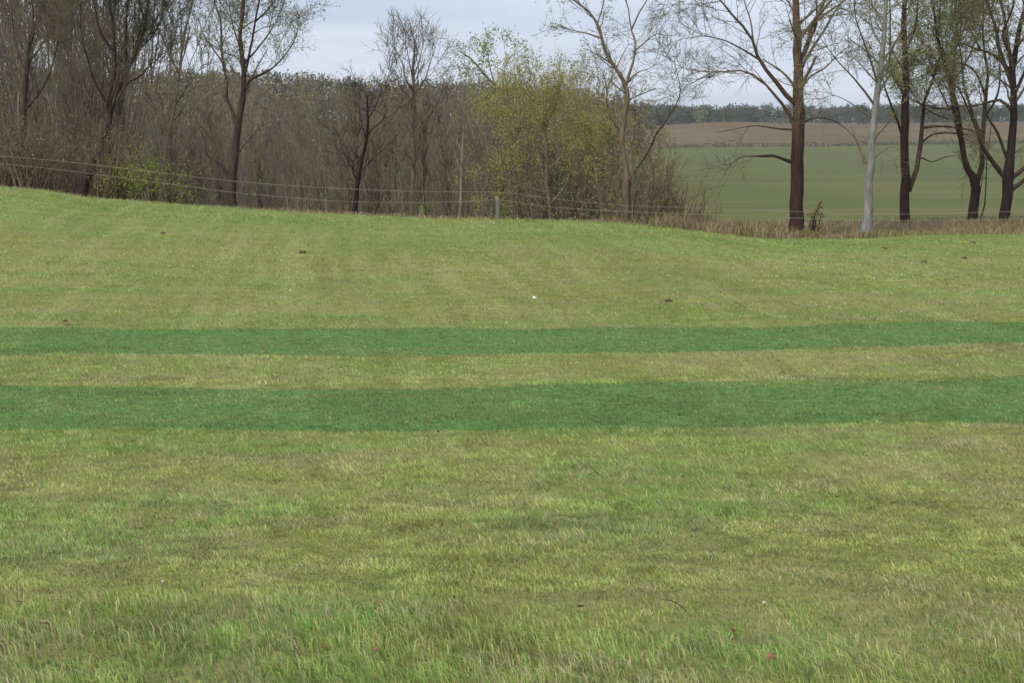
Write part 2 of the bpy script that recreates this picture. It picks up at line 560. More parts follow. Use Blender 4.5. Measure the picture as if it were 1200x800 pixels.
def make_grass(n, y0, y1, p, segs, hb, wb, seed):
    r = np.random.default_rng(seed)
    x, y = scatter(n, y0, y1, p, r)
    # clumping
    cl = fbm(x / 0.16, y / 0.16, 31, 3)
    keep = r.random(n) < 0.45 + 1.1 * (cl - 0.25)
    x, y, cl = x[keep], y[keep], cl[keep]
    n = len(x)
    inst = strip_mask(x, y)
    tuft = fbm(x / 0.55, y / 0.30, 33, 3)
    fresh = fbm(x / 1.3, y / 0.6, 34, 4)
    straw = fbm(x / 0.45, y / 0.22, 35, 4)
    tall = smooth(0.55, 0.75, fresh) * 0.4
    if segs == 3: tall = tall + smooth(5.1, 4.1, y + 1.6 * (fbm(x / 0.8, y / 0.5, 49, 3) - 0.5)) * 1.5 - 0.15
    h = hb * (0.55 + 1.0 * tuft + 0.9 * tall) * r.uniform(0.55, 1.25, n)
    h = np.where(inst, hb * 0.85 * r.uniform(0.6, 1.1, n), h)
    h = h * (1 + 0.5 * smooth(21, 25, y))
    pf = smooth(0.42, 0.66, fresh) * 0.75 + 0.16 + 0.12 * smooth(5.0, 4.0, y) + 0.12 * smooth(20, 24, y) + 0.35 * smooth(0.55, 0.7, fbm(x / 2.5, y / 0.9, 44, 3)) * smooth(18, 21, y) + 0.25 * smooth(0, -1.2, x) * smooth(5.2, 4.4, y)
    ps = smooth(0.40, 0.70, straw) * 0.8 + 0.12
    ps *= 1 - 0.25 * smooth(21, 24, y)
    ps *= 1 + 0.9 * smooth(0.8, 3.0, x) * smooth(20, 9, y)
    a = r.random(n)
    col = pal(OLIVE, n, r)
    col = np.where((a < ps * 0.7)[:, None], pal(STRAW, n, r), col)
    a2 = r.random(n)
    col = np.where((a2 < pf * 0.8)[:, None] & (a >= ps * 0.35)[:, None], pal(FRESH, n, r), col)
    dy = pal(DYED, n, r) * (0.62 + 0.76 * fbm(x / 0.8, y / 0.35, 45, 4))[:, None] * (1 + np.array([0.35, 0.06, 0.1])[None] * smooth(0.45, 0.7, straw)[:, None])
    spill = r.random(n) < 0.03 + 0.14 * smooth(0.5, 0.75, fbm(x / 0.7, y / 0.3, 46, 3))
    col = np.where((inst & ~spill)[:, None], dy, col)
    mow = 0.4 * vn((x + 0.13 * y) / 0.30, y / 6, 36) + 0.6 * vn((x + 0.13 * y) / 0.12, y / 4, 37)
    col = col * (0.76 + 0.54 * mow * smooth(6.5, 11, y) + 0.26 * (1 - smooth(6.5, 11, y)))[:, None]
    wd = wb * r.uniform(0.7, 1.3, n)
    lean = np.where(y < 5.0, r.uniform(0.4, 0.9, n), r.uniform(0.5, 0.92, n))
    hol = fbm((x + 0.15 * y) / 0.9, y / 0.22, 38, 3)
    shade_dash = smooth(0.56, 0.68, fbm(x / 0.26, y / 0.10, 48, 2)) * (~inst)
    col = col * (1 - 0.24 * shade_dash)[:, None]  # small elongated shadows of turf hollows, painted into the blade colour
    h = h * (1 - 0.35 * shade_dash)
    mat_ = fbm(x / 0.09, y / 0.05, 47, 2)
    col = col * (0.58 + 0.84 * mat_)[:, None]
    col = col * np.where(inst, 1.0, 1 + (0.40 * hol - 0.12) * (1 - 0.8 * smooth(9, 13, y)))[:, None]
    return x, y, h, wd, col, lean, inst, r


def add_grass(seed, *a):
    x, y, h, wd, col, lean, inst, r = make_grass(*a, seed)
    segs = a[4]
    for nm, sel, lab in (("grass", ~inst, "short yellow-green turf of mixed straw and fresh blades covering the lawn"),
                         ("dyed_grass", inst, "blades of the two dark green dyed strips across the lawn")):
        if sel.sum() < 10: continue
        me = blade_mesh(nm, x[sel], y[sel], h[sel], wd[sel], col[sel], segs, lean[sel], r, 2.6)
        tag(obj(nm, me), lab, "grass", None, "stuff")


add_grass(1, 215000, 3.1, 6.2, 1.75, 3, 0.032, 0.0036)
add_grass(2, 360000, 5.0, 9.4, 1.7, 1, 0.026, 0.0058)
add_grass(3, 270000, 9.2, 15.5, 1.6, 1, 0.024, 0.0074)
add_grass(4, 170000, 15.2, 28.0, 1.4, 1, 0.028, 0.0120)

# ------------------------------------------------------------------ trees: vectorised branch growth
def tubes(Pn, R, s):
    """Pn (N,K,3), R (N,K) -> verts, quad faces"""
    n, k, _ = Pn.shape
    T = np.gradient(Pn, axis=1)
    T /= np.linalg.norm(T, axis=2, keepdims=True) + 1e-9
    ref = np.tile(np.array([0.31, 0.93, 0.17]), (n, 1))
    par = np.abs((T[:, 0] * ref).sum(1)) > 0.9
    ref[par] = (0.9, -0.2, 0.3)
    A = np.cross(T, ref[:, None, :])
    A /= np.linalg.norm(A, axis=2, keepdims=True) + 1e-9
    B = np.cross(T, A)
    ang = np.arange(s) * 2 * math.pi / s
    V = Pn[:, :, None, :] + R[:, :, None, None] * (A[:, :, None, :] * np.cos(ang)[None, None, :, None] + B[:, :, None, :] * np.sin(ang)[None, None, :, None])
    base = (np.arange(n) * k * s)[:, None, None] + (np.arange(k - 1) * s)[None, :, None]
    j = np.arange(s)[None, None, :]
    j2 = (np.arange(s) + 1) % s
    f = np.stack([base + j, base + j2[None, None, :], base + s + j2[None, None, :], base + s + j], -1).reshape(-1, 4)
    return V.reshape(-1, 3), f


class MB:
    def __init__(self): self.v, self.f, self.n = [], [], 0

    def add(self, v, f):
        if len(v) == 0: return
        self.v.append(v)
        self.f.append(np.asarray(f) + self.n)
        self.n += len(v)

    def mesh(self, name, mat, sm=True):
        v = np.concatenate(self.v)
        by = {}
        for f in self.f: by.setdefault(f.shape[1], []).append(f)
        return mesh_np(name, v, [np.concatenate(x) for x in by.values()], mat, sm)


def resample(pts, rad, k):
    pts, rad = np.asarray(pts, float), np.asarray(rad, float)
    d = np.concatenate([[0], np.cumsum(np.linalg.norm(np.diff(pts, axis=0), axis=1))])
    # Catmull-Rom-like smoothing through cubic hermite
    q = np.linspace(0, d[-1], k)
    tg = np.gradient(pts, d + np.arange(len(d)) * 1e-9, axis=0) if len(pts) > 2 else np.tile((pts[-1] - pts[0]) / max(d[-1], 1e-6), (len(pts), 1))
    i = np.clip(np.searchsorted(d, q, side='right') - 1, 0, len(d) - 2)
    h = d[i + 1] - d[i]
    tt = ((q - d[i]) / h)[:, None]
    h = h[:, None]
    o = (2 * tt ** 3 - 3 * tt ** 2 + 1) * pts[i] + (tt ** 3 - 2 * tt ** 2 + tt) * h * tg[i] + (-2 * tt ** 3 + 3 * tt ** 2) * pts[i + 1] + (tt ** 3 - tt ** 2) * h * tg[i + 1]
    return o, np.interp(q, d, rad)


def make_paths(st, di, ln, r0, k, wander, trop, r, tip=0.35):
    n = len(st)
    Pn = np.zeros((n, k, 3))
    Pn[:, 0] = st
    d = di.copy()
    for i in range(1, k):
        d = d + r.normal(0, wander, (n, 3))
        d[:, 2] += trop
        d /= np.linalg.norm(d, axis=1, keepdims=True)
        Pn[:, i] = Pn[:, i - 1] + d * (ln / (k - 1))[:, None]
    R = r0[:, None] * np.linspace(1, tip, k)[None, :]
    return Pn, R


def grow(Pn, R, per_m, lf, ang, r, k=4, t0=0.15, rs=0.55, wander=0.14, trop=0.06, rmin=0.004, lmin=0.15, lmax=9, tip=0.35, maxn=None, absl=False):
    n, K, _ = Pn.shape
    L = np.linalg.norm(np.diff(Pn, axis=1), axis=2).sum(1)
    cnt = L * per_m * (1 - t0)
    cnt = np.floor(cnt + r.random(n)).astype(int)
    idx = np.repeat(np.arange(n), cnt)
    if maxn and len(idx) > maxn: idx = r.permutation(idx)[:maxn]
    m_ = len(idx)
    if m_ == 0: return np.zeros((0, k, 3)), np.zeros((0, k))
    tt = t0 + (1 - t0) * r.random(m_) ** 0.85
    s = np.clip(tt * (K - 1), 0, K - 1.001)
    i = s.astype(int)
    f = (s - i)[:, None]
    st = Pn[idx, i] * (1 - f) + Pn[idx, i + 1] * f
    T = Pn[idx, i + 1] - Pn[idx, i]
    T /= np.linalg.norm(T, axis=1, keepdims=True) + 1e-9
    rp = R[idx, i] * (1 - f[:, 0]) + R[idx, i + 1] * f[:, 0]
    rv = r.normal(0, 1, (m_, 3))
    rv -= (rv * T).sum(1, keepdims=True) * T
    rv /= np.linalg.norm(rv, axis=1, keepdims=True) + 1e-9
    a = np.radians(r.uniform(ang[0], ang[1], m_))[:, None]
    di = T * np.cos(a) + rv * np.sin(a)
    ln = np.clip((1.0 if absl else L[idx]) * r.uniform(lf[0], lf[1], m_) * (1.15 - (0.45 if absl else 0.6) * tt), lmin if not absl else 0.05, lmax)
    r0 = np.maximum(np.minimum(rp * rs * r.uniform(0.7, 1.1, m_), ln * 0.05), rmin)
    return make_paths(st, di, ln, r0, k, wander, trop, r, tip)


def leaves_at(Pn, per, size, r, spread=0.06, elong=1.6):
    """small leaf quads scattered along the given paths"""
    n, K, _ = Pn.shape
    m_ = int(n * per)
    if m_ == 0: return np.zeros((0, 3)), np.zeros((0, 4), int)
    idx = r.integers(0, n, m_)
    s = np.clip((0.25 + 0.75 * r.random(m_)) * (K - 1), 0, K - 1.001)
    i = s.astype(int)
    f = (s - i)[:, None]
    c = Pn[idx, i] * (1 - f) + Pn[idx, i + 1] * f + r.normal(0, spread, (m_, 3))
    a = r.normal(0, 1, (m_, 3))
    a /= np.linalg.norm(a, axis=1, keepdims=True)
    b_ = np.cross(a, r.normal(0, 1, (m_, 3)))
    b_ /= np.linalg.norm(b_, axis=1, keepdims=True)
    sz = (size * r.uniform(0.6, 1.4, m_))[:, None]
    V = np.stack([c - a * sz * elong / 2, c + b_ * sz / 2, c + a * sz * elong / 2, c - b_ * sz / 2], 1).reshape(-1, 3)
    return V, np.arange(m_ * 4).reshape(-1, 4)


def shift(mb_v, loc): return mb_v - np.asarray(loc)[None, :]


def hero_tree(name, label, D, limbs, bark_m, seed, lev=((6, (.5, 1.4), (25, 60)), (9, (.25, .7), (25, 60)), (9, (.12, .4), (25, 65))),
              rmin=0.006, trop=0.05, leaf=None, cat="tree", group=None, depth=0.35, vmin=-400, twig_mat=None, limb_mat=None, low=0.35, thick=1.0, sink=0.15, t0=0.25, maxn=(400, 2600, 6500), flare=1.35, wander=0.14):
    """limbs: list of [(u, v, width_px), ...] traced at ground distance D; first one is the trunk"""
    r = np.random.default_rng(seed)
    pxm = D / F
    P0 = P(limbs[0][0][0], limbs[0][0][1], D)
    zb = tz(P0[0], D)
    root = np.array([P0[0], D, zb])
    e = empty(name, root, label, cat, group)
    prev = []       # (u, v, offset)
    polys = []
    for li, lb in enumerate(limbs):
        lb = [tuple(q) for q in lb]
        u0, v0 = lb[0][:2]
        if li == 0:
            off0 = 0.0
            end = r.uniform(-0.3, 0.3)
        else:
            off0 = min(prev, key=lambda q: (q[0] - u0) ** 2 + (q[1] - v0) ** 2)[2]
            end = off0 + r.choice([-1, 1]) * r.uniform(0.5, 1.0) * depth * pxm * math.hypot(lb[-1][0] - u0, lb[-1][1] - v0)
        tot = math.hypot(lb[-1][0] - u0, lb[-1][1] - v0) + 1e-6
        pts, rad = [], []
        for (uu, vv, ww) in lb:
            fr = math.hypot(uu - u0, vv - v0) / tot
            off = off0 + (end - off0) * fr
            if li > 0 and lb.index((uu, vv, ww)) > 0:
                seg = tot / max(1, len(lb) - 1)
                uu, vv = uu + r.normal(0, 0.045) * seg, vv + r.normal(0, 0.03) * seg
            pts.append(P(uu, vv, D + off))
            rad.append(max(ww * pxm / 2 * (0.86 if li == 0 else (0.74 - 0.32 * fr)) * thick, rmin * 0.8))
            prev.append((uu, vv, off))
        for a, c in zip(lb[:-1], lb[1:]):
            for q in (0.25, 0.5, 0.75):
                fr = math.hypot(a[0] + (c[0] - a[0]) * q - u0, a[1] + (c[1] - a[1]) * q - v0) / tot
                prev.append((a[0] + (c[0] - a[0]) * q, a[1] + (c[1] - a[1]) * q, off0 + (end - off0) * fr))
        if li == 0:                       # carry the trunk down into the ground
            pts = [np.array([pts[0][0], pts[0][1], min(zb - sink, pts[0][2] - 0.02)])] + pts
            rad = [rad[0] * flare * 1.2] + rad
            q1 = pts[1] + (pts[2] - pts[1]) * 0.25
            q2 = pts[1] + (pts[2] - pts[1]) * 0.6
            pts = pts[:2] + [q1, q2] + pts[2:]
            rad = [rad[0], rad[1] * 1.28, rad[1] * 1.06, (rad[1] + rad[2]) / 2] + rad[2:]
        K = 26 if li == 0 else 12
        q, rr = resample(pts, rad, K)
        if li > 0 or K:
            jit = r.normal(0, 0.10, (K, 3)) * rr[:, None] * 1.2
            jit[0] = 0
            q = q + jit
        polys.append((q, rr))
    for li, (q, rr) in enumerate(polys):
        sides = 12 if li == 0 else 8
        v, f = tubes(q[None], rr[None], sides)
        if li == 0: v = v * 1.0
        obj("trunk" if li == 0 else "branch", mesh_np("trunk" if li == 0 else "branch", shift(v, root), [f], bark_m if li == 0 else (limb_mat or bark_m), True), e)
    Pn = np.stack([resample(q, rr, 12)[0] for q, rr in polys])
    R = np.stack([resample(q, rr, 12)[1] for q, rr in polys])
    ztop = P(600, vmin, D)[2] if vmin is not None else 1e9
    # the bare bole carries no twigs
    tw = MB()
    cur_P, cur_R = Pn, R
    last = None
    for i, (pm, lf, an) in enumerate(lev):
        tt0 = t0 if i == 0 else 0.1
        sides = 4 if i == 0 else 3
        kk = (6, 4, 3)[i]
        cP, cR = grow(cur_P, cur_R, pm, lf, an, r, k=kk, t0=tt0, rs=0.42, rmin=rmin * (1.3 if i == 0 else 0.9), trop=trop, wander=wander, maxn=maxn[i], absl=True)
        if i == 0 and len(cP):
            # trunk children only above its upper half
            lowc = cP[:, 0, 2] < zb + 0.38 * (min(ztop, Pn[0, -1, 2]) - zb)
            nearbole = np.linalg.norm(cP[:, 0, :2] - Pn[0, 3, :2][None], axis=1) < 0.6
            lowz = cP[:, 0, 2] < zb + 0.50 * (P(600, 0, D)[2] - zb)
            ok = ~(lowc & nearbole) & ~(lowz & (r.random(len(cP)) > low))
            cP, cR = cP[ok], cR[ok]
        if len(cP) == 0: break
        ok = cP[:, 0, 2] < ztop
        cP, cR = cP[ok], cR[ok]
        v, f = tubes(cP, cR, sides)
        tw.add(shift(v, root), f)
        cur_P, cur_R = cP, cR
        last = cP
    if tw.n:
        tag(obj("twigs", tw.mesh("twigs", twig_mat or limb_mat or bark_m), e), kind="stuff")
    if leaf and last is not None:
        lm, per, size, spread = leaf
        v, f = leaves_at(last, per, size, r, spread)
        tag(obj("foliage", mesh_np("foliage", shift(v, root), [f], lm), e), kind="stuff")
    return e


def shrub(name, label, loc, h, wdt, n_st, bark_m, seed, leaf=None, cat="shrub", group=None, sp=(5, 7), up=0.10, r0=0.022, rmin=0.005, spread_ang=35, maxn=(900, 5000), wander=0.16):
    r = np.random.default_rng(seed)
    e = empty(name, loc, label, cat, group)
    st = np.stack([r.normal(0, wdt * 0.10, n_st), r.normal(0, wdt * 0.10, n_st), np.full(n_st, -0.12)], 1)
    az = r.uniform(0, 2 * math.pi, n_st)
    an = np.radians(r.uniform(3, spread_ang, n_st))
    di = np.stack([np.cos(az) * np.sin(an), np.sin(az) * np.sin(an), np.cos(an)], 1)
    ln = h * r.uniform(0.65, 1.05, n_st)
    Pn, R = make_paths(st, di, ln, np.full(n_st, r0) * r.uniform(0.6, 1.3, n_st), 7, 0.10, 0.02, r, 0.25)
    v, f = tubes(Pn, R, 6)
    tag(obj("stems", mesh_np("stems", v, [f], bark_m, True), e), kind="stuff")
    tw = MB()
    c1, q1 = grow(Pn, R, sp[0], (.2, .45), (20, 60), r, k=4, t0=0.12, rmin=rmin, trop=up, maxn=maxn[0], wander=wander)
    c2, q2 = grow(c1, q1, sp[1], (.3, .6), (20, 60), r, k=3, t0=0.1, rmin=rmin * 0.9, trop=up, maxn=maxn[1], wander=wander)
    for a, b_ in ((c1, q1), (c2, q2)):
        v, f = tubes(a, b_, 3)
        tw.add(v, f)
    tag(obj("twigs", tw.mesh("twigs", bark_m), e), kind="stuff")
    if leaf:
        lm, per, size, spr = leaf
        v, f = leaves_at(c2, per, size, r, spr)
        tag(obj("foliage", mesh_np("foliage", v, [f], lm), e), kind="stuff")
    return e


# ---------- the row of big trees on the right
hero_tree("dark_oak_tree", "large dark red-brown tree with a thick straight trunk and one broken low branch", 28.3, [
    [(932, 281, 20), (934, 235, 18), (935, 187, 17), (935, 150, 17), (936, 120, 15), (936, 90, 13), (935, 60, 12), (934, 30, 10), (932, 0, 9), (926, -60, 7), (930, -160, 3)],
    [(935, 125, 8), (922, 112, 8), (905, 92, 7), (893, 72, 6), (883, 50, 5), (870, 30, 5), (855, 12, 4), (836, -12, 3), (800, -40, 2)],
    [(936, 75, 8), (946, 50, 8), (953, 28, 7), (962, 10, 6), (972, -15, 5), (990, -70, 3)],
    [(931, 148, 7), (922, 128, 6), (908, 112, 5), (893, 96, 4), (870, 84, 3.5), (845, 84, 3), (815, 82, 2), (790, 76, 1)],
    [(929, 190, 7), (918, 187, 5), (906, 182, 4.5), (897, 183, 5.5), (884, 183, 3), (868, 184, 2), (858, 192, 1.5), (847, 208, 1)],
    [(945, 55, 5), (955, 30, 4), (958, 0, 4), (955, -50, 3)],
    [(893, 72, 4), (875, 60, 3), (850, 48, 2.5), (822, 40, 1.8), (798, 28, 1.2)],
    [(937, 110, 4), (950, 92, 3.5), (968, 78, 3), (985, 62, 2), (1003, 50, 1)],
    [(937, 145, 4), (955, 138, 3), (975, 140, 2.5), (990, 150, 2), (1005, 165, 1.2)],
    [(930, 152, 3.5), (912, 150, 3), (885, 148, 2.2), (860, 152, 1.4), (842, 156, 1)],
    [(883, 50, 3), (880, 25, 2.5), (872, 0, 2), (868, -40, 1.5)],
], M['bark_red'], 101, twig_mat=M['twig_dark'],  lev=((5, (.7, 2.0), (28, 62)), (8, (.3, .9), (25, 60)), (9, (.15, .45), (25, 60))), rmin=0.0048, trop=0.012, low=0.22, t0=0.3, maxn=(190, 1700, 7500), wander=0.12, sink=0.25)

hero_tree("pale_tree", "pale grey smooth-barked tree with a forked stub, left of the twin-stemmed tree", 28.0, [
    [(1014, 281, 15), (1016, 250, 13), (1018, 215, 12), (1020, 188, 12), (1022, 160, 10), (1025, 130, 9), (1029, 100, 8), (1033, 70, 7), (1036, 40, 6), (1038, 10, 5), (1042, -40, 4), (1040, -120, 2)],
    [(1014, 192, 7), (1009, 180, 5), (1003, 165, 3), (999, 150, 1.5)],
    [(1026, 125, 4), (1012, 108, 4), (1000, 92, 3), (985, 75, 2.5), (968, 55, 2), (955, 35, 1.3)],
    [(1032, 75, 4), (1045, 55, 3.5), (1058, 35, 3), (1068, 10, 2.5), (1075, -25, 2)],
    [(1029, 100, 4), (1020, 75, 3.5), (1012, 50, 3), (1005, 20, 2.5), (1000, -20, 2)],
    [(1022, 165, 4), (1035, 150, 3), (1050, 130, 2.5), (1062, 115, 1.6)],
    [(1024, 140, 3), (1010, 130, 2.5), (992, 118, 2), (975, 112, 1.4), (960, 118, 1)],
    [(1020, 190, 3), (1032, 178, 2), (1046, 172, 1.5), (1058, 178, 1)],
], M['bark_pale'], 102, limb_mat=M['bark_tan'], rmin=0.005, trop=0.02, t0=0.3, low=0.1, maxn=(190, 1800, 7500), twig_mat=M['bark_grey'], leaf=(M['leaf_dull'], 3.0, 0.020, 0.03))

hero_tree("twin_stem_tree", "dark tree dividing low into two close upright stems, right of the pale-barked tree", 33.0, [
    [(1059, 265, 13), (1060, 240, 13), (1061, 215, 12), (1060, 185, 11), (1060, 150, 11), (1061, 120, 10), (1062, 90, 9), (1060, 60, 8), (1059, 30, 7), (1060, 0, 6), (1062, -60, 4), (1060, -140, 2)],
    [(1065, 224, 8), (1072, 205, 8), (1077, 180, 8), (1080, 150, 7), (1085, 120, 6), (1092, 95, 6), (1098, 70, 5), (1100, 40, 4), (1104, 0, 3), (1110, -60, 2)],
    [(1058, 160, 5), (1050, 138, 4), (1042, 118, 4), (1036, 95, 3), (1030, 60, 2)],
    [(1059, 110, 5), (1048, 85, 4), (1044, 55, 4), (1042, 20, 3), (1040, -30, 2)],
    [(1062, 60, 4), (1072, 35, 4), (1076, 0, 3), (1080, -50, 2)],
    [(1078, 170, 4), (1092, 158, 3), (1108, 156, 3), (1130, 158, 2), (1148, 156, 1)],
    [(1080, 185, 3), (1092, 190, 2), (1108, 184, 2), (1125, 182, 1)],
    [(1080, 150, 5), (1100, 148, 4), (1122, 150, 3), (1146, 156, 2), (1160, 170, 1)],
    [(1094, 85, 4), (1110, 70, 3), (1122, 48, 3), (1128, 20, 2), (1132, -10, 1.5)],
], M['bark_dark'], 103, limb_mat=M['bark_limb'], twig_mat=M['twig_dark'], rmin=0.005, trop=0.0, t0=0.3, maxn=(190, 1800, 7500), leaf=(M['leaf_dull'], 2.6, 0.022, 0.04))

hero_tree("forked_tree", "dark tree forking low into a wide V, with thin vine stems beside its trunk", 33.0, [
    [(1139, 264, 12), (1140, 245, 12), (1142, 228, 12), (1143, 215, 13), (1134, 200, 8), (1129, 180, 8), (1126, 155, 7), (1121, 130, 7), (1115, 105, 6), (1108, 80, 5), (1100, 50, 4), (1094, 10, 3), (1088, -50, 2)],
    [(1144, 218, 9), (1149, 200, 8), (1152, 175, 8), (1154, 150, 8), (1153, 120, 7), (1158, 90, 6), (1154, 60, 5), (1150, 30, 4), (1152, -10, 3), (1150, -70, 2)],
    [(1152, 165, 6), (1144, 145, 5), (1136, 125, 5), (1128, 100, 4), (1126, 70, 3), (1120, 30, 2.5), (1122, -20, 2)],
    [(1120, 125, 5), (1105, 128, 4), (1088, 125, 3), (1070, 118, 2)],
    [(1154, 110, 4), (1140, 80, 4), (1118, 74, 4), (1104, 80, 3), (1086, 96, 2)],
    [(1155, 135, 4), (1166, 118, 4), (1172, 95, 3), (1170, 60, 2)],
    [(1146, 263, 3), (1151, 245, 2.6), (1155, 220, 2.4), (1157, 190, 2), (1160, 160, 2), (1163, 130, 1.4)],
    [(1145, 262, 1.8), (1147, 235, 1.6), (1152, 205, 1.4), (1154, 180, 1.2)],
    [(1150, 60, 4), (1138, 40, 3), (1128, 15, 2.5), (1120, -15, 2)],
], M['bark_dark'], 104, limb_mat=M['bark_limb'], twig_mat=M['twig_dark'], rmin=0.005, trop=0.0, t0=0.3, maxn=(190, 1800, 7500), leaf=(M['leaf_dull'], 6.0, 0.021, 0.04))

hero_tree("spreading_tree", "dark many-limbed tree spreading from a stout trunk at the far right edge", 32.5, [
    [(1176, 266, 15), (1178, 245, 14), (1180, 225, 14), (1182, 205, 15), (1184, 180, 11), (1187, 150, 10), (1188, 120, 9), (1187, 90, 8), (1190, 60, 7), (1196, 30, 6), (1204, 0, 5), (1210, -70, 3)],
    [(1178, 208, 9), (1166, 195, 8), (1157, 182, 7), (1150, 165, 6), (1140, 145, 5), (1130, 120, 4), (1120, 100, 3), (1108, 90, 2)],
    [(1186, 208, 8), (1197, 197, 7), (1210, 182, 6), (1226, 160, 5), (1240, 130, 3)],
    [(1186, 222, 8), (1198, 212, 7), (1212, 200, 6), (1232, 190, 4)],
    [(1182, 190, 6), (1174, 172, 5), (1166, 152, 5), (1160, 140, 4), (1150, 120, 3), (1146, 100, 2)],
    [(1186, 100, 7), (1178, 80, 7), (1170, 60, 7), (1166, 30, 6), (1158, 10, 5), (1152, -20, 4), (1144, -80, 2)],
    [(1188, 95, 7), (1180, 50, 6), (1178, 20, 6), (1172, -5, 5), (1166, -50, 3)],
    [(1187, 130, 6), (1170, 118, 5), (1150, 122, 4), (1130, 126, 3), (1108, 122, 2), (1080, 124, 1)],
    [(1189, 110, 6), (1200, 90, 5), (1206, 50, 5), (1200, 10, 4), (1190, -30, 3)],
    [(1186, 85, 6), (1160, 62, 5), (1144, 58, 4), (1124, 52, 3), (1112, 60, 2)],
    [(1188, 70, 5), (1176, 40, 4), (1186, 10, 4), (1188, -30, 3)],
], M['bark_dark'], 105, limb_mat=M['bark_limb'], twig_mat=M['twig_dark'], rmin=0.005, trop=0.0, t0=0.25, maxn=(200, 1900, 8000), leaf=(M['leaf_dull'], 1.2, 0.022, 0.04))

hero_tree("leafing_tree", "slender tree breaking into bright green leaf high among the dark right-hand trees", 37.0, [
    [(1141, 263, 4), (1143, 225, 4), (1130, 180, 4), (1120, 145, 4), (1115, 110, 4), (1118, 70, 3), (1122, 30, 3), (1126, -30, 2)],
    [(1113, 130, 3), (1098, 100, 3), (1082, 70, 2), (1070, 45, 1.5)],
    [(1115, 100, 3), (1132, 70, 2.5), (1146, 40, 2), (1156, 10, 1.5)],
    [(1114, 90, 3), (1104, 60, 2.5), (1100, 20, 2), (1096, -20, 1.5)],
    [(1112, 140, 3), (1090, 130, 2.5), (1072, 112, 2), (1062, 95, 1.2)],
], M['bark_brown'], 106, twig_mat=M['bark_grey'], rmin=0.005, leaf=(M['leaf_fresh'], 8.0, 0.036, 0.07), t0=0.3, maxn=(90, 800, 2600))

# ---------- trees at the centre and left
hero_tree("tan_tree", "slender tan-barked tree in tiny leaf, forking above the skyline right of the yellow-green bush", 30.0, [
    [(732, 264, 11), (734, 240, 10), (734, 215, 10), (733, 195, 9), (729, 178, 9), (728, 162, 8), (731, 145, 7), (734, 125, 7), (735, 110, 7), (732, 98, 6), (722, 82, 5), (712, 65, 5), (705, 45, 4), (700, 28, 4), (690, 14, 3), (672, 0, 3), (650, -20, 2)],
    [(734, 100, 5), (736, 88, 5), (742, 70, 4), (744, 50, 4), (739, 30, 3), (738, 15, 3), (730, -5, 2.5), (725, -40, 2)],
    [(704, 45, 3), (690, 40, 2.5), (675, 38, 2), (655, 32, 1.5), (640, 34, 1)],
    [(742, 62, 3), (755, 50, 2.5), (768, 40, 2), (782, 42, 1)],
    [(729, 155, 4), (718, 142, 3.5), (712, 125, 3), (711, 105, 2.5), (706, 85, 2), (694, 70, 1)],
    [(728, 172, 3), (715, 156, 2.5), (705, 150, 2), (690, 138, 1.5), (676, 135, 1)],
    [(740, 35, 3), (750, 15, 2.5), (762, -5, 2), (770, -40, 1.5)],
    [(700, 28, 2.5), (705, 5, 2), (712, -25, 1.5)],
    [(733, 98, 3), (748, 84, 2), (762, 80, 1.5), (772, 72, 1)],
], M['bark_tan'], 107, rmin=0.005, trop=0.03, t0=0.35, maxn=(150, 1000, 4000), leaf=(M['leaf_dull'], 2.6, 0.022, 0.04), lev=((6, (.3, .9), (25, 60)), (9, (.2, .5), (25, 60)), (10, (.1, .25), (25, 60))))

hero_tree("leaning_sapling", "thin dark sapling leaning right out of the brown thicket, its tip above the far field", 31.5, [
    [(728, 268, 4), (736, 232, 4), (741, 207, 4), (752, 190, 5), (763, 172, 4), (770, 155, 3.5), (778, 145, 3.5), (788, 130, 3), (795, 118, 2.5), (797, 100, 2), (793, 85, 1.5), (790, 70, 1)],
    [(795, 118, 2), (800, 100, 1.3), (804, 84, 1)],
    [(763, 172, 2), (772, 160, 1.5), (785, 155, 1)],
], M['bark_brown'], 108, thick=0.6, rmin=0.004, t0=0.4, maxn=(40, 120, 260))

hero_tree("green_haze_tree", "tall three-limbed tree with a fine grey-green haze of leaf, left of centre against the sky", 31.0, [
    [(272, 245, 12), (272, 225, 11), (273, 205, 11), (275, 180, 10), (278, 155, 10), (281, 135, 9), (284, 115, 8), (286, 95, 7), (285, 75, 6), (283, 60, 6), (281, 45, 5), (284, 20, 5), (286, -10, 4), (284, -80, 2)],
    [(277, 150, 7), (273, 130, 6), (267, 112, 6), (266, 95, 5), (261, 75, 5), (258, 55, 5), (257, 30, 4), (253, 5, 4), (250, -50, 3)],
    [(284, 110, 5), (292, 95, 5), (305, 88, 4), (318, 80, 3), (332, 65, 3), (344, 48, 2), (350, 30, 1.3)],
    [(286, 90, 5), (291, 70, 4), (296, 45, 4), (300, 20, 4), (306, -10, 3), (310, -60, 2)],
    [(271, 208, 5), (264, 198, 4), (252, 188, 3.5), (241, 180, 3), (239, 165, 2.5), (234, 150, 2), (230, 138, 1)],
    [(262, 75, 3), (250, 60, 2.5), (240, 42, 2), (232, 18, 1.5)],
    [(286, 75, 4), (302, 55, 3), (318, 35, 2.5), (330, 12, 2), (338, -15, 1.5)],
    [(283, 60, 3), (275, 40, 2.5), (270, 15, 2), (266, -25, 1.5)],
    [(274, 190, 3), (284, 172, 2), (296, 160, 1.5), (306, 150, 1)],
    [(300, 25, 3), (316, 10, 2.5), (330, -15, 2)],
], M['bark_brown'], 109, rmin=0.005, trop=0.07, t0=0.3, twig_mat=M['bark_wood'], maxn=(170, 1400, 6000), leaf=(M['leaf_dull'], 2.2, 0.024, 0.04))

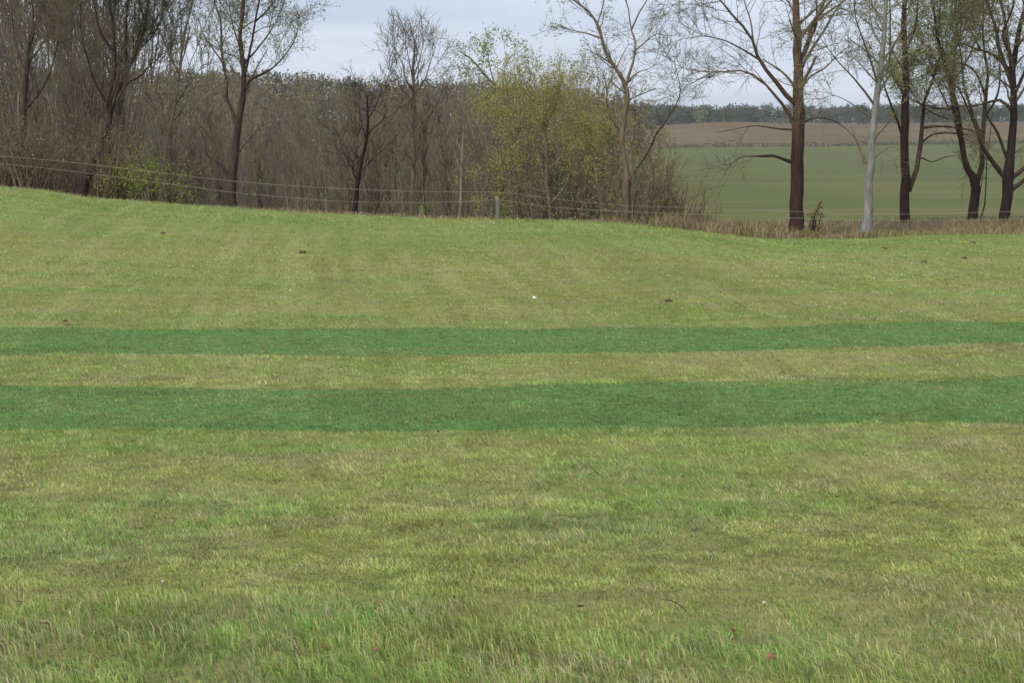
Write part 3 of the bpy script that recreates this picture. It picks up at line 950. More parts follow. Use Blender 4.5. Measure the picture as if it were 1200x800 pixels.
hero_tree("leaning_tree", "dark-trunked tree leaning right with a wide fan of fine upright branches, behind the green bush", 31.0, [
    [(94, 228, 13), (103, 208, 12), (110, 190, 11), (117, 168, 11), (125, 145, 11), (130, 128, 10), (136, 115, 9), (141, 95, 9), (148, 80, 8), (157, 68, 7), (165, 52, 5), (170, 30, 4), (174, 5, 4), (180, -50, 2)],
    [(127, 140, 6), (124, 122, 5), (130, 100, 5), (134, 75, 5), (133, 50, 5), (130, 25, 4), (128, 0, 4), (126, -50, 2)],
    [(136, 112, 5), (150, 98, 4), (164, 90, 3), (178, 72, 2), (186, 50, 1)],
    [(133, 60, 4), (120, 38, 4), (112, 15, 3), (106, -15, 2)],
    [(157, 68, 4), (162, 45, 4), (166, 20, 3), (160, -10, 3), (158, -50, 2)],
    [(148, 78, 4), (146, 50, 4), (148, 20, 3), (150, -20, 2)],
    [(160, 60, 4), (180, 40, 3), (192, 15, 2.5), (200, -15, 2)],
    [(125, 150, 4), (114, 135, 3), (106, 115, 3), (98, 90, 2), (90, 60, 1.5)],
    [(124, 120, 4), (110, 95, 3), (100, 70, 3), (96, 40, 2), (94, 0, 2)],
    [(104, 212, 4), (120, 190, 4), (132, 165, 4), (138, 140, 3), (146, 115, 2)],
], M['bark_brown'], 110, rmin=0.0055, trop=0.11, t0=0.25, twig_mat=M['bark_wood'], maxn=(170, 1500, 6000), lev=((9, (.6, 1.5), (15, 42)), (10, (.3, .8), (18, 45)), (10, (.15, .45), (20, 50))))

hero_tree("tall_left_tree", "dark slanting tree rising out of the top of the thicket at the far left", 33.0, [
    [(24, 222, 7), (26, 180, 7), (28, 140, 6), (30, 100, 6), (33, 70, 6), (38, 40, 5), (46, 18, 5), (54, -5, 4), (60, -60, 3)],
    [(31, 90, 4), (22, 60, 3), (16, 30, 3), (12, -10, 2)],
    [(38, 42, 4), (40, 15, 3), (38, -20, 2)],
    [(32, 75, 4), (50, 55, 3), (60, 30, 3), (66, 0, 2)],
    [(28, 130, 4), (44, 110, 3), (56, 90, 3), (64, 60, 2), (72, 20, 2)],
], M['bark_brown'], 111, rmin=0.006, trop=0.11, t0=0.25, twig_mat=M['bark_wood'], maxn=(120, 1000, 4000), lev=((9, (.6, 1.5), (15, 42)), (10, (.3, .8), (18, 45)), (10, (.15, .45), (20, 50))))

hero_tree("bare_crown_tree", "tall bare tree whose fan of upright grey twigs stands above the wooded skyline", 38.0, [
    [(482, 262, 6), (483, 230, 6), (485, 195, 5), (484, 160, 5), (485, 125, 4.5), (485, 100, 4), (484, 80, 3.5), (486, 60, 2.5), (486, 45, 1.5)],
    [(485, 110, 3), (476, 90, 2.5), (470, 72, 2), (462, 58, 1.2)],
    [(485, 112, 3), (497, 95, 2.5), (504, 75, 2), (510, 55, 1.2)],
    [(484, 95, 2.5), (478, 70, 2), (476, 50, 1)],
    [(485, 130, 2.5), (470, 110, 2), (460, 92, 1.5), (456, 70, 1)],
    [(485, 90, 2.5), (494, 68, 2), (497, 48, 1)],
    [(484, 185, 2.5), (494, 165, 2), (502, 140, 1.5), (512, 118, 1)],
    [(484, 150, 2.5), (472, 135, 2), (464, 118, 1.3)],
], M['bark_wood2'], 112, rmin=0.006, trop=0.14, t0=0.25, vmin=20, maxn=(90, 500, 1400))

hero_tree("crooked_tree", "thin dark crooked tree with a bent side stem left of the bare-crowned tree", 35.0, [
    [(416, 256, 5), (418, 230, 5), (421, 205, 4.5), (425, 185, 4.5), (429, 165, 4), (431, 148, 3.5), (431, 130, 3), (430, 112, 2)],
    [(419, 212, 4), (413, 200, 3), (413, 190, 3), (404, 182, 2), (396, 176, 1)],
    [(430, 160, 3), (438, 150, 2.5), (448, 142, 2), (455, 128, 1)],
    [(413, 190, 2.5), (419, 182, 2), (420, 172, 1.2)],
    [(431, 140, 2.5), (438, 128, 2), (446, 112, 1)],
], M['bark_dark'], 113, rmin=0.005, trop=0.08, t0=0.3, vmin=60, maxn=(60, 260, 700), group=None)

hero_tree("leaning_green_tree", "sparse fresh-green tree leaning left over the skyline above the middle of the wood", 52.0, [
    [(600, 240, 5), (604, 200, 5), (602, 160, 4.5), (595, 130, 4), (584, 108, 4), (572, 92, 3.5), (560, 78, 3), (548, 66, 2.5), (538, 60, 1.5)],
    [(600, 150, 3.5), (598, 120, 3), (594, 98, 3), (592, 82, 2.5), (598, 66, 1.5)],
    [(584, 108, 3), (578, 90, 2.5), (574, 74, 2), (570, 60, 1)],
    [(602, 160, 3), (612, 130, 2.5), (618, 110, 2), (626, 90, 1.5)],
    [(560, 78, 2), (552, 82, 1.5), (542, 74, 1)],
], M['bark_grey'], 114, rmin=0.009, trop=0.02, t0=0.35, vmin=20, maxn=(70, 300, 900), leaf=(M['leaf_pale'], 15.0, 0.048, 0.14), lev=((3, (.5, 1.3), (30, 70)), (5, (.25, .7), (25, 60)), (6, (.15, .35), (25, 60))))

hero_tree("pale_sapling", "straight pale grey sapling just left of the fence post", 33.0, [
    [(539, 260, 4), (540, 230, 4), (541, 200, 3.5), (542, 170, 3), (543, 145, 2.2), (541, 120, 1.2)],
    [(541, 205, 2), (550, 185, 1.6), (556, 165, 1)],
    [(542, 180, 2), (534, 160, 1.5), (530, 140, 1)],
], M['bark_grey'], 115, rmin=0.005, trop=0.12, t0=0.4, vmin=60, maxn=(30, 90, 200))

# ---------- the yellow-green bushy trees
hero_tree("yellow_green_tree", "broad bushy tree hazed with yellow-green young leaf, behind the fence right of the post", 31.0, [
    [(645, 262, 6), (644, 240, 6), (641, 215, 5.5), (641, 190, 5), (640, 165, 4.5), (639, 140, 4), (640, 120, 2.5), (641, 104, 1.5)],
    [(643, 235, 4), (632, 215, 3.5), (618, 195, 3), (604, 178, 2.5), (588, 165, 2)],
    [(641, 200, 4), (655, 185, 3.5), (668, 165, 3), (680, 145, 2), (688, 128, 1.5)],
    [(644, 240, 4), (660, 220, 3.5), (670, 200, 3), (684, 180, 2.5), (694, 160, 1.5)],
    [(640, 180, 3.5), (626, 160, 3), (612, 140, 2.5), (600, 122, 1.8), (594, 108, 1.2)],
    [(640, 150, 3), (648, 130, 2.5), (656, 112, 1.5)],
    [(643, 225, 3.5), (625, 222, 2.5), (604, 212, 2), (584, 208, 1.5), (568, 198, 1)],
    [(640, 165, 3), (622, 150, 2.5), (600, 150, 2), (582, 145, 1.4), (572, 138, 1)],
    [(646, 250, 4), (636, 232, 3), (622, 230, 2), (604, 236, 1.5)],
    [(641, 170, 3), (634, 140, 2.5), (624, 118, 1.5), (620, 104, 1)],
], M['bark_wood2'], 116, thick=0.75, rmin=0.004, trop=0.03, t0=0.12, vmin=60, maxn=(260, 1800, 5000), leaf=(M['leaf_yellow'], 19.0, 0.021, 0.07), lev=((8, (.5, 1.3), (30, 65)), (8, (.2, .5), (30, 65)), (9, (.1, .28), (30, 65))))

hero_tree("yellow_green_tree", "smaller many-stemmed yellow-green tree at the tan-barked tree's left foot", 30.6, [
    [(706, 263, 7), (705, 240, 6), (701, 222, 5), (698, 200, 4), (690, 180, 3), (686, 160, 2), (684, 140, 1.5)],
    [(706, 245, 4), (713, 222, 3.5), (718, 200, 3), (719, 180, 2), (714, 160, 1.5), (712, 140, 1)],
    [(705, 240, 4), (692, 222, 3.5), (680, 208, 3), (672, 190, 2)],
    [(678, 262, 4), (682, 244, 4), (674, 225, 3), (668, 208, 2)],
    [(682, 244, 3.5), (690, 228, 3), (694, 210, 2)],
    [(718, 205, 3), (724, 190, 2.5), (722, 168, 2), (720, 150, 1)],
], M['bark_wood2'], 117, thick=0.75, rmin=0.004, trop=0.05, t0=0.15, vmin=60, maxn=(150, 1100, 3600), leaf=(M['leaf_yellow'], 19.0, 0.021, 0.07), lev=((7, (.3, .8), (25, 60)), (8, (.2, .45), (30, 65)), (9, (.1, .25), (30, 65))))


def on_ground(u, D):
    p = P(u, 250, D)
    return (p[0], D, tz(p[0], D))


def top_h(u, v, D):
    """height a plant on the ground at (u, D) needs to reach pixel row v"""
    return P(u, v, D)[2] - on_ground(u, D)[2]


for k, (uu, vt, D, wd, lab) in enumerate((
        (655, 88, 44.0, 2.2, "upright pale-green shrub whose shoots poke above the yellow-green tree at its middle"),
        (690, 96, 46.0, 2.2, "upright pale-green shrub whose shoots poke above the yellow-green trees at their right"),
        (618, 84, 46.0, 2.2, "upright pale-green shrub below the sparse leaning green tree"))):
    shrub("green_shrub", lab, on_ground(uu, D), top_h(uu, vt, D), wd, 16, M['bark_grey'], 200 + k, (M['leaf_yellow'], 8.0, 0.036, 0.06), spread_ang=13, up=0.25, r0=0.03, rmin=0.007, maxn=(500, 1600))

# brown thicket right of the tan tree
for k, (uu, vt, D, wd, n_, lab) in enumerate((
        (752, 168, 29.6, 1.8, 20, "tall brown twiggy shrub just right of the tan-barked tree"),
        (775, 180, 30.5, 1.8, 18, "rounded brown budding shrub in the middle of the thicket beside the field"),
        (800, 205, 29.5, 1.6, 18, "lower brown shrub tapering down at the right end of the thicket"),
        (740, 140, 34.0, 2.0, 14, "grey-green feathery shrub rising behind the tan-barked tree"),
        (822, 238, 30.0, 1.2, 16, "small tangled brown shrub at the lawn edge where the thicket ends"))):
    lf = (M['bud_brown'], 1.6, 0.028, 0.04) if k != 3 else (M['leaf_dull'], 2.5, 0.04, 0.06)
    shrub("brown_shrub" if k != 3 else "green_shrub", lab, on_ground(uu, D), top_h(uu, vt, D), wd, n_, M['bark_wood2'], 220 + k, lf, r0=0.02, rmin=0.0045, maxn=(700, 3000), spread_ang=42 if k < 3 else 30)

# green bush by the leaning tree
for k, (uu, vt, D, lab, lm) in enumerate((
        (142, 174, 30.0, "bright green leafy bush at the foot of the leaning tree", 'leaf_bush'),
        (178, 176, 30.4, "bright green leafy bush in the middle of the green clump left of the tall tree", 'leaf_bush'),
        (205, 196, 30.2, "thin green bush at the right end of the green clump", 'leaf_bush'),
        (219, 228, 28.8, "small yellow-green bush low at the lawn edge beside the tall tree", 'leaf_fresh'))):
    shrub("green_bush", lab, on_ground(uu, D), top_h(uu, vt, D), 1.5 if k < 3 else 0.5, 16, M['bark_brown'], 240 + k, (M[lm], 13.0 if k != 2 else 6, 0.021, 0.14), r0=0.014, rmin=0.004, spread_ang=44, maxn=(600, 2600))

# brown thicket at far left
for k in range(9):
    uu = -20 + k * 19 + random.uniform(-5, 5)
    D = 30 + random.uniform(0, 4)
    vt = random.uniform(120, 160)
    shrub("thicket_shrub", "dense brown brambly shrub among the others in the thicket at the far left", on_ground(uu, D), top_h(uu, vt, D), 1.6, 22, M['bark_wood2'], 260 + k,
          (M['bud_brown'], 0.8, 0.028, 0.05), group="brown shrubs in the far left thicket", r0=0.022, rmin=0.0055, maxn=(600, 1500), spread_ang=26, up=0.12)

# ------------------------------------------------------------------ the wood: prototypes and copies
def bare_proto(seed, H, r0, mat, upright=0.12, forks=3, n1=26, n2=160, n3=420, rmin=0.010, leaf=None, bend=0.06):
    r = np.random.default_rng(seed)
    st = np.zeros((1, 3))
    st[0, 2] = -0.4
    T, R = make_paths(st, np.array([[r.normal(0, .08), r.normal(0, .08), 1.0]]), np.array([H]), np.array([r0]), 12, bend, 0.04, r, 0.12)
    mb = MB()
    v, f = tubes(T, R, 7)
    mb.add(v, f)
    fk, fr_ = grow(T, R, forks / H * 1.4, (.35, .6), (14, 34), r, k=8, t0=0.3, rs=0.75, rmin=0.02, trop=0.06, wander=0.08)
    if len(fk):
        v, f = tubes(fk, fr_, 5)
        mb.add(v, f)
        A, Ar = np.concatenate([np.stack([resample(T[0], R[0], 8)[0]]), fk]), np.concatenate([np.stack([resample(T[0], R[0], 8)[1]]), fr_])
    else:
        A, Ar = T, R
    tm = mb.mesh("trunk", mat)
    tw = MB()
    c1, q1 = grow(A, Ar, 2.2, (.12, .3), (20, 50), r, k=5, t0=0.28, rmin=rmin * 1.3, trop=upright, maxn=n1)
    c2, q2 = grow(c1, q1, 4.0, (.3, .6), (20, 50), r, k=4, t0=0.1, rmin=rmin, trop=upright, maxn=n2)
    c3, q3 = grow(c2, q2, 5.0, (.35, .7), (20, 50), r, k=3, t0=0.1, rmin=rmin * 0.8, trop=upright, maxn=n3)
    for a, b_ in ((c1, q1), (c2, q2), (c3, q3)):
        v, f = tubes(a, b_, 3)
        tw.add(v, f)
    cm = tw.mesh("crown", mat)
    lmesh = None
    if leaf:
        v, f = leaves_at(c3, leaf[1], leaf[2], r, 0.10)
        lmesh = mesh_np("foliage", v, [f], leaf[0])
    return tm, cm, lmesh, H


protos = []
for i in range(9):
    lf = None
    if i in (3, 6): lf = (M['leaf_dull'], 1.3, 0.055)
    if i == 8: lf = (M['leaf_fresh'], 1.6, 0.05)
    protos.append(bare_proto(500 + i, 10.0, (0.075, 0.06, 0.09)[i % 3], M[('bark_wood', 'bark_grey', 'bark_wood2', 'bark_wood', 'bark_grey', 'bark_wood', 'bark_wood2', 'bark_brown', 'bark_stem')[i]], 0.10 + 0.03 * (i % 3), 3 + i % 3, 50, 330, 900, 0.011, lf))


def plant(pi, u, D, H, label, group, rz, wide=1.0, name="bare_tree"):
    tm, cm, lm, H0 = protos[pi]
    x, y, z = on_ground(u, D)
    e = empty(name, (x, y, z), label, "tree", group)
    s = H / H0
    e.scale = (s * wide, s * wide, s)
    e.rotation_euler = (random.uniform(-.05, .05), random.uniform(-.06, .06), rz)
    obj("trunk", tm, e)
    tag(obj("crown", cm, e), kind="stuff")
    if lm: tag(obj("foliage", lm, e), kind="stuff")
    return e


ZONES = [  # u0, u1, D0, D1, vtop0, vtop1, count, label, group
    (-60, 190, 34, 58, -130, 30, 62, "slim bare grey-brown tree crowding above the left thicket, up past the top of the picture", "tall bare trees of the left wood"),
    (190, 275, 38, 85, 112, 170, 34, "slim bare tree in the wood between the leaning tree and the tall green-hazed tree", "bare trees left of the tall green-hazed tree"),
    (275, 420, 36, 90, 110, 170, 62, "slim bare tree in the wood between the tall green-hazed tree and the crooked one", "bare trees right of the tall green-hazed tree"),
    (420, 585, 38, 90, 104, 165, 66, "slim bare tree in the wood between the crooked tree and the fence post", "bare trees left of the fence post"),
    (585, 735, 42, 90, 96, 150, 42, "slim bare tree in the wood behind the yellow-green bushy trees", "bare trees behind the yellow-green trees"),
]
for (u0, u1, D0, D1, va, vb, cnt, lab, grp) in ZONES:
    for k in range(cnt):
        u = u0 + (u1 - u0) * (k + random.random()) / cnt
        D = D0 + (D1 - D0) * random.random() ** 1.2
        vt = va + (vb - va) * random.random()
        H = min(max(top_h(u, vt, D), 4.0), 19.0)
        pi = random.choices(range(9), weights=(3, 3, 3, 2, 3, 3, 2, 3, 1))[0]
        plant(pi, u, D, H, lab, grp, random.uniform(0, 6.28), random.uniform(0.65, 1.0))

# undergrowth saplings under the wood
us = []
for k in range(60):
    u = -40 + 800 * (k + random.random()) / 60
    D = 31 + 9 * random.random()
    vt = random.uniform(175, 225) - (30 if u < 150 else 0)
    x, y, z = on_ground(u, D)
    H = max(P(u, vt, D)[2] - z, 1.2)
    e = plant(random.choice((0, 1, 2, 4, 5, 7)), u, D, H, "thin bare sapling in the undergrowth along the front of the wood", "saplings along the front of the wood", random.uniform(0, 6.28), 1.0, "bare_sapling")


# merged far woods (nobody could count them)
def merge(name, protos_vf, placements, mat, label, kind="stuff"):
    V, Fs, n = [], {}, 0
    for pi, loc, sx, sz, rz in placements:
        v, fl = protos_vf[pi]
        c, s = math.cos(rz), math.sin(rz)
        q = np.stack([(v[:, 0] * c - v[:, 1] * s) * sx, (v[:, 0] * s + v[:, 1] * c) * sx, v[:, 2] * sz], 1) + np.array(loc)
        V.append(q)
        for f in fl: Fs.setdefault(f.shape[1], []).append(f + n)
        n += len(v)
    me = mesh_np(name, np.concatenate(V), [np.concatenate(x) for x in Fs.values()], mat)
    return tag(obj(name, me), label, "wood", None, kind)


def far_proto(seed, bare=True):
    r = np.random.default_rng(seed)
    H = 10.0
    T, R = make_paths(np.array([[0, 0, -0.5]]), np.array([[0, 0, 1.0]]), np.array([H * 0.9]), np.array([0.14]), 6, 0.05, 0.03, r, 0.2)
    c1, q1 = grow(T, R, 2.4, (.22, .48), (18, 48), r, k=4, t0=0.22, rmin=0.035, trop=0.14, maxn=20)
    c2, q2 = grow(c1, q1, 2.2, (.3, .6), (18, 50), r, k=3, t0=0.05, rmin=0.022, trop=0.14, maxn=64)
    V, Fq, n = [], [], 0
    for a, b_, s in ((T, R, 4), (c1, q1, 3), (c2, q2, 3)):
        v, f = tubes(a, b_, s)
        V.append(v)
        Fq.append(f + n)
        n += len(v)
    v, f = leaves_at(c2, 1.6 if bare else 3.5, 0.16 if bare else 0.3, r, 0.30 if bare else 0.5, 2.2)
    wood = (np.concatenate(V), [np.concatenate(Fq)])
    return wood, (v, [f])


fp = [far_proto(700 + i) for i in range(6)]
pl, pl_leaf = [], []
rr = random.Random(5)
HU = list(_hu)
for k in range(260):
    u = rr.uniform(-120, 745)
    D = 95 + 135 * rr.random()
    vs = float(np.interp(u, _hu, _hv))
    vt = vs + rr.uniform(-2, 9) + (230 - D) * 0.10 * rr.random()
    x, y, z = on_ground(u, D)
    H = min(max(P(u, vt, D)[2] - z, 6), 17)
    pl.append((rr.randrange(6), (x, y, z), H / 10 * rr.uniform(0.7, 1.0), H / 10, rr.uniform(0, 6.28)))
merge("hillside_wood", [q[0] for q in fp], pl, M['twig_far'], "grey-brown leafless wood covering the hillside behind the nearer trees")
merge("hillside_wood_buds", [q[1] for q in fp], pl, M['bud_brown'], "haze of brown buds over the hillside wood")


def crown_cloud(seed, n, size):
    r = np.random.default_rng(seed)
    nb = 7
    cen = np.stack([r.normal(0, 1.6, nb), r.normal(0, 1.6, nb), r.uniform(3.5, 8.2, nb)], 1)
    rad = r.uniform(1.2, 2.2, nb)
    i = r.integers(0, nb, n)
    d = r.normal(0, 1, (n, 3))
    d /= np.linalg.norm(d, axis=1, keepdims=True)
    c = cen[i] + d * (rad[i] * r.random(n) ** 0.4)[:, None]
    low = r.random(n) < 0.25
    c[low, 2] = r.uniform(0.2, 5.0, low.sum())
    a = r.normal(0, 1, (n, 3))
    a /= np.linalg.norm(a, axis=1, keepdims=True)
    b_ = np.cross(a, r.normal(0, 1, (n, 3)))
    b_ /= np.linalg.norm(b_, axis=1, keepdims=True)
    sz = (size * r.uniform(0.5, 1.5, n))[:, None]
    V = np.stack([c - a * sz, c + b_ * sz * .6, c + a * sz, c - b_ * sz * .6], 1).reshape(-1, 3)
    return V, [np.arange(n * 4).reshape(-1, 4)]


cr_ = [crown_cloud(880 + i, 260, 0.26) for i in range(5)]
pr = []
for k in range(330):
    u = -60 + 800 * (k + rr.random()) / 330
    D = rr.uniform(150, 238) if k % 2 else rr.uniform(212, 238)
    x, y, z = on_ground(u, D)
    vt = float(np.interp(u, _hu, _hv)) + rr.uniform(-2, 3) + (max(0, 212 - D)) * 0.42
    H = min(max(P(u, vt, D)[2] - z, 6), 16)
    pr.append((rr.randrange(5), (x, y, z), H / 10 * rr.uniform(0.9, 1.2), H / 10, rr.uniform(0, 6.28)))
merge("ridge_wood", cr_, pr, M['leaf_ridge'], "soft green-grey belt of budding trees along the top of the wooded ridge")

cc = [crown_cloud(800 + i, 230, 0.50) for i in range(6)]
pf = []
for k in range(620):
    u = rr.uniform(560, 1500)
    D = rr.uniform(514, 700)
    x, y, z = on_ground(u, D)
    vt = 117 + 4 * float(vn(u / 45.0, 0.3, 8)) + rr.uniform(0, 9)
    H = min(max(P(u, vt, D)[2] - z, 6), 17)
    pf.append((rr.randrange(6), (x, y, z), H / 10 * rr.uniform(0.9, 1.4), H / 10, rr.uniform(0, 6.28)))
merge("distant_wood", cc, pf, M['leaf_far'], "long dark blue-grey belt of trees on the horizon beyond the brown field")
# fresher trees in front of the belt
for k, (u, vt, D, mt, lab) in enumerate((
        (846, 121, 507, 'leaf_far', "darkest rounded tree standing at the edge of the distant belt"),
        (862, 125, 510, 'leaf_far', "rounded dark tree right of the darkest one, at the edge of the distant belt"),
        (818, 127, 506, 'leaf_pale', "pale green tree left of the darkest one, at the edge of the distant belt"),
        (1010, 127, 510, 'leaf_far', "rounded tree at the belt's edge seen beside the pale trunk"),
        (790, 121, 512, 'leaf_far', "rounded tree at the belt's edge above the leaning sapling"))):
    x, y, z = on_ground(u, D)
    H = P(u, vt, D)[2] - z
    e = empty("distant_tree", (x, y, z), lab, "tree", "trees at the edge of the distant belt")
    v, fl = crown_cloud(830 + k, 420, 0.34)
    o = obj("crown", mesh_np("crown", v * np.array([H / 10 * 1.2, H / 10 * 1.2, H / 10]), fl, M[mt]), e)
    tag(o, kind='stuff')
    T, R = make_paths(np.array([[0, 0, -0.5]]), np.array([[0, 0, 1.0]]), np.array([H * 0.6]), np.array([0.25]), 5, 0.03, 0.0, rng, 0.4)
    v, f = tubes(T, R, 6)
    obj("trunk", mesh_np("trunk", v, [f], M['bark_wood'], True), e)

# pale distant trees that top the skyline left of centre
for k, (u, vt, lab) in enumerate(((412, 88, "pale rounded tree topping the skyline left of the bare-crowned tree"), (438, 88, "pale rounded tree on the skyline nearest the bare-crowned tree"), (548, 93, "dark rounded tree on the skyline right of the bare-crowned tree"))):
    D = 236
    x, y, z = on_ground(u, D)
    H = P(u, vt, D)[2] - z
    e = empty("skyline_tree", (x, y, z), lab, "tree")
    v, fl = crown_cloud(860 + k, 420, 0.25)
    obj("crown", mesh_np("crown", v * np.array([H / 10 * .9, H / 10 * .9, H / 10]), fl, M['leaf_pale' if k < 2 else 'leaf_far']), e)
    T, R = make_paths(np.array([[0, 0, -0.5]]), np.array([[0, 0, 1.0]]), np.array([H * 0.6]), np.array([0.2]), 5, 0.03, 0.0, rng, 0.4)
    v, f = tubes(T, R, 6)
    obj("trunk", mesh_np("trunk", v, [f], M['bark_wood'], True), e)

# low dark growth along the boundary between the two fields
r = np.random.default_rng(77)
n = 9000
hx = r.uniform(20, 420, n)
hy = 402 + 3 * (vn(hx / 40, hx * 0, 4) - 0.5) + r.normal(0, 0.5, n)
hh = r.random(n) * (0.35 + 0.9 * vn(hx / 6, hx * 0, 6))
c = np.stack([hx, hy, terrain(hx, hy) + hh], 1)
a = r.normal(0, 1, (n, 3)); a /= np.linalg.norm(a, axis=1, keepdims=True)
b_ = np.cross(a, r.normal(0, 1, (n, 3))); b_ /= np.linalg.norm(b_, axis=1, keepdims=True)
V = np.stack([c - a * .22, c + b_ * .16, c + a * .22, c - b_ * .16], 1).reshape(-1, 3)
tag(obj("field_hedge", mesh_np("field_hedge", V, [np.arange(n * 4).reshape(-1, 4)], M['leaf_far'])), "low dark line of growth dividing the green field from the brown one", "hedge", None, "stuff")

# ------------------------------------------------------------------ dry weeds along the lawn edge
def weeds(name, label, n, u0, u1, D0, D1, hb, cols, seed, wd=0.012, dens=None):
    r = np.random.default_rng(seed)
    u = r.uniform(u0, u1, n)
    y = r.uniform(D0, D1, n)
    x = (u - 600) / F * y * 1.012
    if dens is not None:
        k = r.random(n) < dens(u, y)
        x, y, u = x[k], y[k], u[k]
    n = len(x)
    cl = fbm(x / 0.5, y / 0.5, seed, 3)
    h = hb * (0.3 + 1.4 * cl) * r.uniform(0.5, 1.3, n)
    col = pal(cols, n, r)
    me = blade_mesh(name, x, y, h, np.full(n, wd) * r.uniform(.6, 1.4, n), col, 3, r.uniform(0.1, 0.8, n), r)
    return tag(obj(name, me), label, "weeds", None, "stuff")


DRY = [(0.276, 0.207, 0.126), (0.356, 0.276, 0.168), (0.207, 0.144, 0.089), (0.437, 0.356, 0.210), (0.196, 0.207, 0.074), (0.253, 0.190, 0.126)]
weeds("dry_weeds", "belt of dry brown weeds and grass round the feet of the right-hand trees", 25000, 830, 1320, 27.6, 37.5, 0.135, DRY, 41)
weeds("dry_weeds", "dry weeds between the brown thicket and the thick dark trunk", 5000, 760, 925, 27.0, 30.5, 0.26, DRY, 42)
weeds("dry_weeds", "dry leaf litter and dead grass under the front of the wood", 12000, -80, 780, 27.4, 31.0, 0.09, DRY, 43)


# tufts round the trunk feet
tx, ty, tr = [], [], []
r = np.random.default_rng(61)
for (uu, D) in ((932, 28.3), (1014, 28.0), (1059, 33.0), (1139, 33.0), (1176, 32.5), (732, 30.0), (272, 31.0)):
    p = P(uu, 270, D)
    k = 420
    aa, ra = r.uniform(0, 6.28, k), 0.13 + np.abs(r.normal(0, 0.22, k))
    tx.append(p[0] + np.cos(aa) * ra); ty.append(D + np.sin(aa) * ra)
tx, ty = np.concatenate(tx), np.concatenate(ty)
n = len(tx)
tag(obj("dry_weeds", blade_mesh("dry_weeds", tx, ty, 0.20 * r.uniform(.4, 1.4, n), np.full(n, 0.012), pal(DRY + OLIVE[:2], n, r), 3, r.uniform(.1, .8, n), r)), "dry tufts of grass round the feet of the trunks", "weeds", None, "stuff")


def dead_plant(label, u, D, vt, bend, seed, n=7):
    r = np.random.default_rng(seed)
    loc = on_ground(u, D)
    h = top_h(u, vt, D)
    e = empty("dead_weed", loc, label, "weed")
    st = r.normal(0, 0.05, (n, 3))
    st[:, 2] = -0.05
    di = np.stack([r.normal(bend * 0.35, 0.12, n), r.normal(0, 0.12, n), np.ones(n)], 1)
    Pn = np.zeros((n, 9, 3))
    Pn[:, 0] = st
    d = di / np.linalg.norm(di, axis=1, keepdims=True)
    ln = h * r.uniform(0.6, 1.25, n)
    for i in range(1, 9):
        d = d + np.array([bend * 0.16, 0, -0.11 * abs(bend) * i / 3]) + r.normal(0, .04, (n, 3))
        d /= np.linalg.norm(d, axis=1, keepdims=True)
        Pn[:, i] = Pn[:, i - 1] + d * (ln / 8)[:, None]
    R = np.full((n, 9), 0.017) * np.linspace(1, 0.5, 9)[None]
    v, f = tubes(Pn, R, 5)
    tag(obj("stems", mesh_np("stems", v, [f], M['bark_brown'], True), e), kind="stuff")
    c, q = grow(Pn, R, 9, (.1, .25), (25, 70), r, k=3, t0=0.3, rmin=0.005, trop=-0.1)
    v, f = tubes(c, q, 3)
    tag(obj("twigs", mesh_np("twigs", v, [f], M['bark_brown'], True), e), kind="stuff")
    v, f = leaves_at(c, 2.2, 0.05, r, 0.03)
    tag(obj("leaves", mesh_np("leaves", v, [f], M['bud_brown']), e), kind="stuff")


dead_plant("arching dead weed drooping left, in the dry growth left of the thick dark trunk", 903, 28.2, 243, -1.1, 51)
dead_plant("upright leafy weed stalk standing just right of the thick dark trunk", 952, 28.6, 234, 0.15, 52, 5)
dead_plant("low arching weed between the thicket and the drooping dead weed", 872, 28.4, 256, -0.8, 53, 6)

# ------------------------------------------------------------------ fence
m, t, b = new_mat("weathered_post")
n1 = noise(t, 20, 5, 0.6, (1, 1, .15))
t.links.new(ramp(t, n1, [(0.3, (0.10, 0.105, 0.08)), (0.7, (0.21, 0.215, 0.17))]), b.inputs["Base Color"])
bump(t, b, n1, 0.6, 0.01)
M['post'] = m
m, t, b = new_mat("old_wire")
b.inputs["Base Color"].default_value = (0.27, 0.265, 0.23, 1)
b.inputs["Metallic"].default_value = 0.3
b.inputs["Roughness"].default_value = 0.6
M['wire'] = m
FD = 27.4
fx0 = P(583, 250, FD)
fence = empty("wire_fence", (fx0[0], FD, tz(fx0[0], FD)), "old two-wire fence with sagging pale wires running along the far lawn edge", "fence")
froot = np.array(fence.location)
for nm, vs in (("wire", [(-160, 172), (0, 183), (60, 188), (120, 194.5), (200, 204), (260, 211), (330, 217), (400, 221), (470, 224), (540, 225), (583, 225.5), (640, 232), (700, 238.5), (760, 242), (868, 245), (960, 249), (1060, 251), (1180, 248), (1330, 247)]),
               ("wire", [(-160, 181), (0, 192), (60, 198), (120, 205.5), (200, 216), (260, 224), (330, 231), (400, 236), (470, 237.5), (540, 236.5), (583, 234.5), (640, 242), (700, 246.5), (760, 249), (868, 253), (960, 256.5), (1060, 258.5), (1180, 257), (1330, 256)])):
    pts = [P(a, c, FD) for a, c in vs]
    q, rr_ = resample(pts, [0.0062] * len(pts), 90)
    v, f = tubes(q[None], rr_[None] * 0.5, 6)
    obj(nm, mesh_np(nm, shift(v, froot), [f], M['wire'], True), fence)
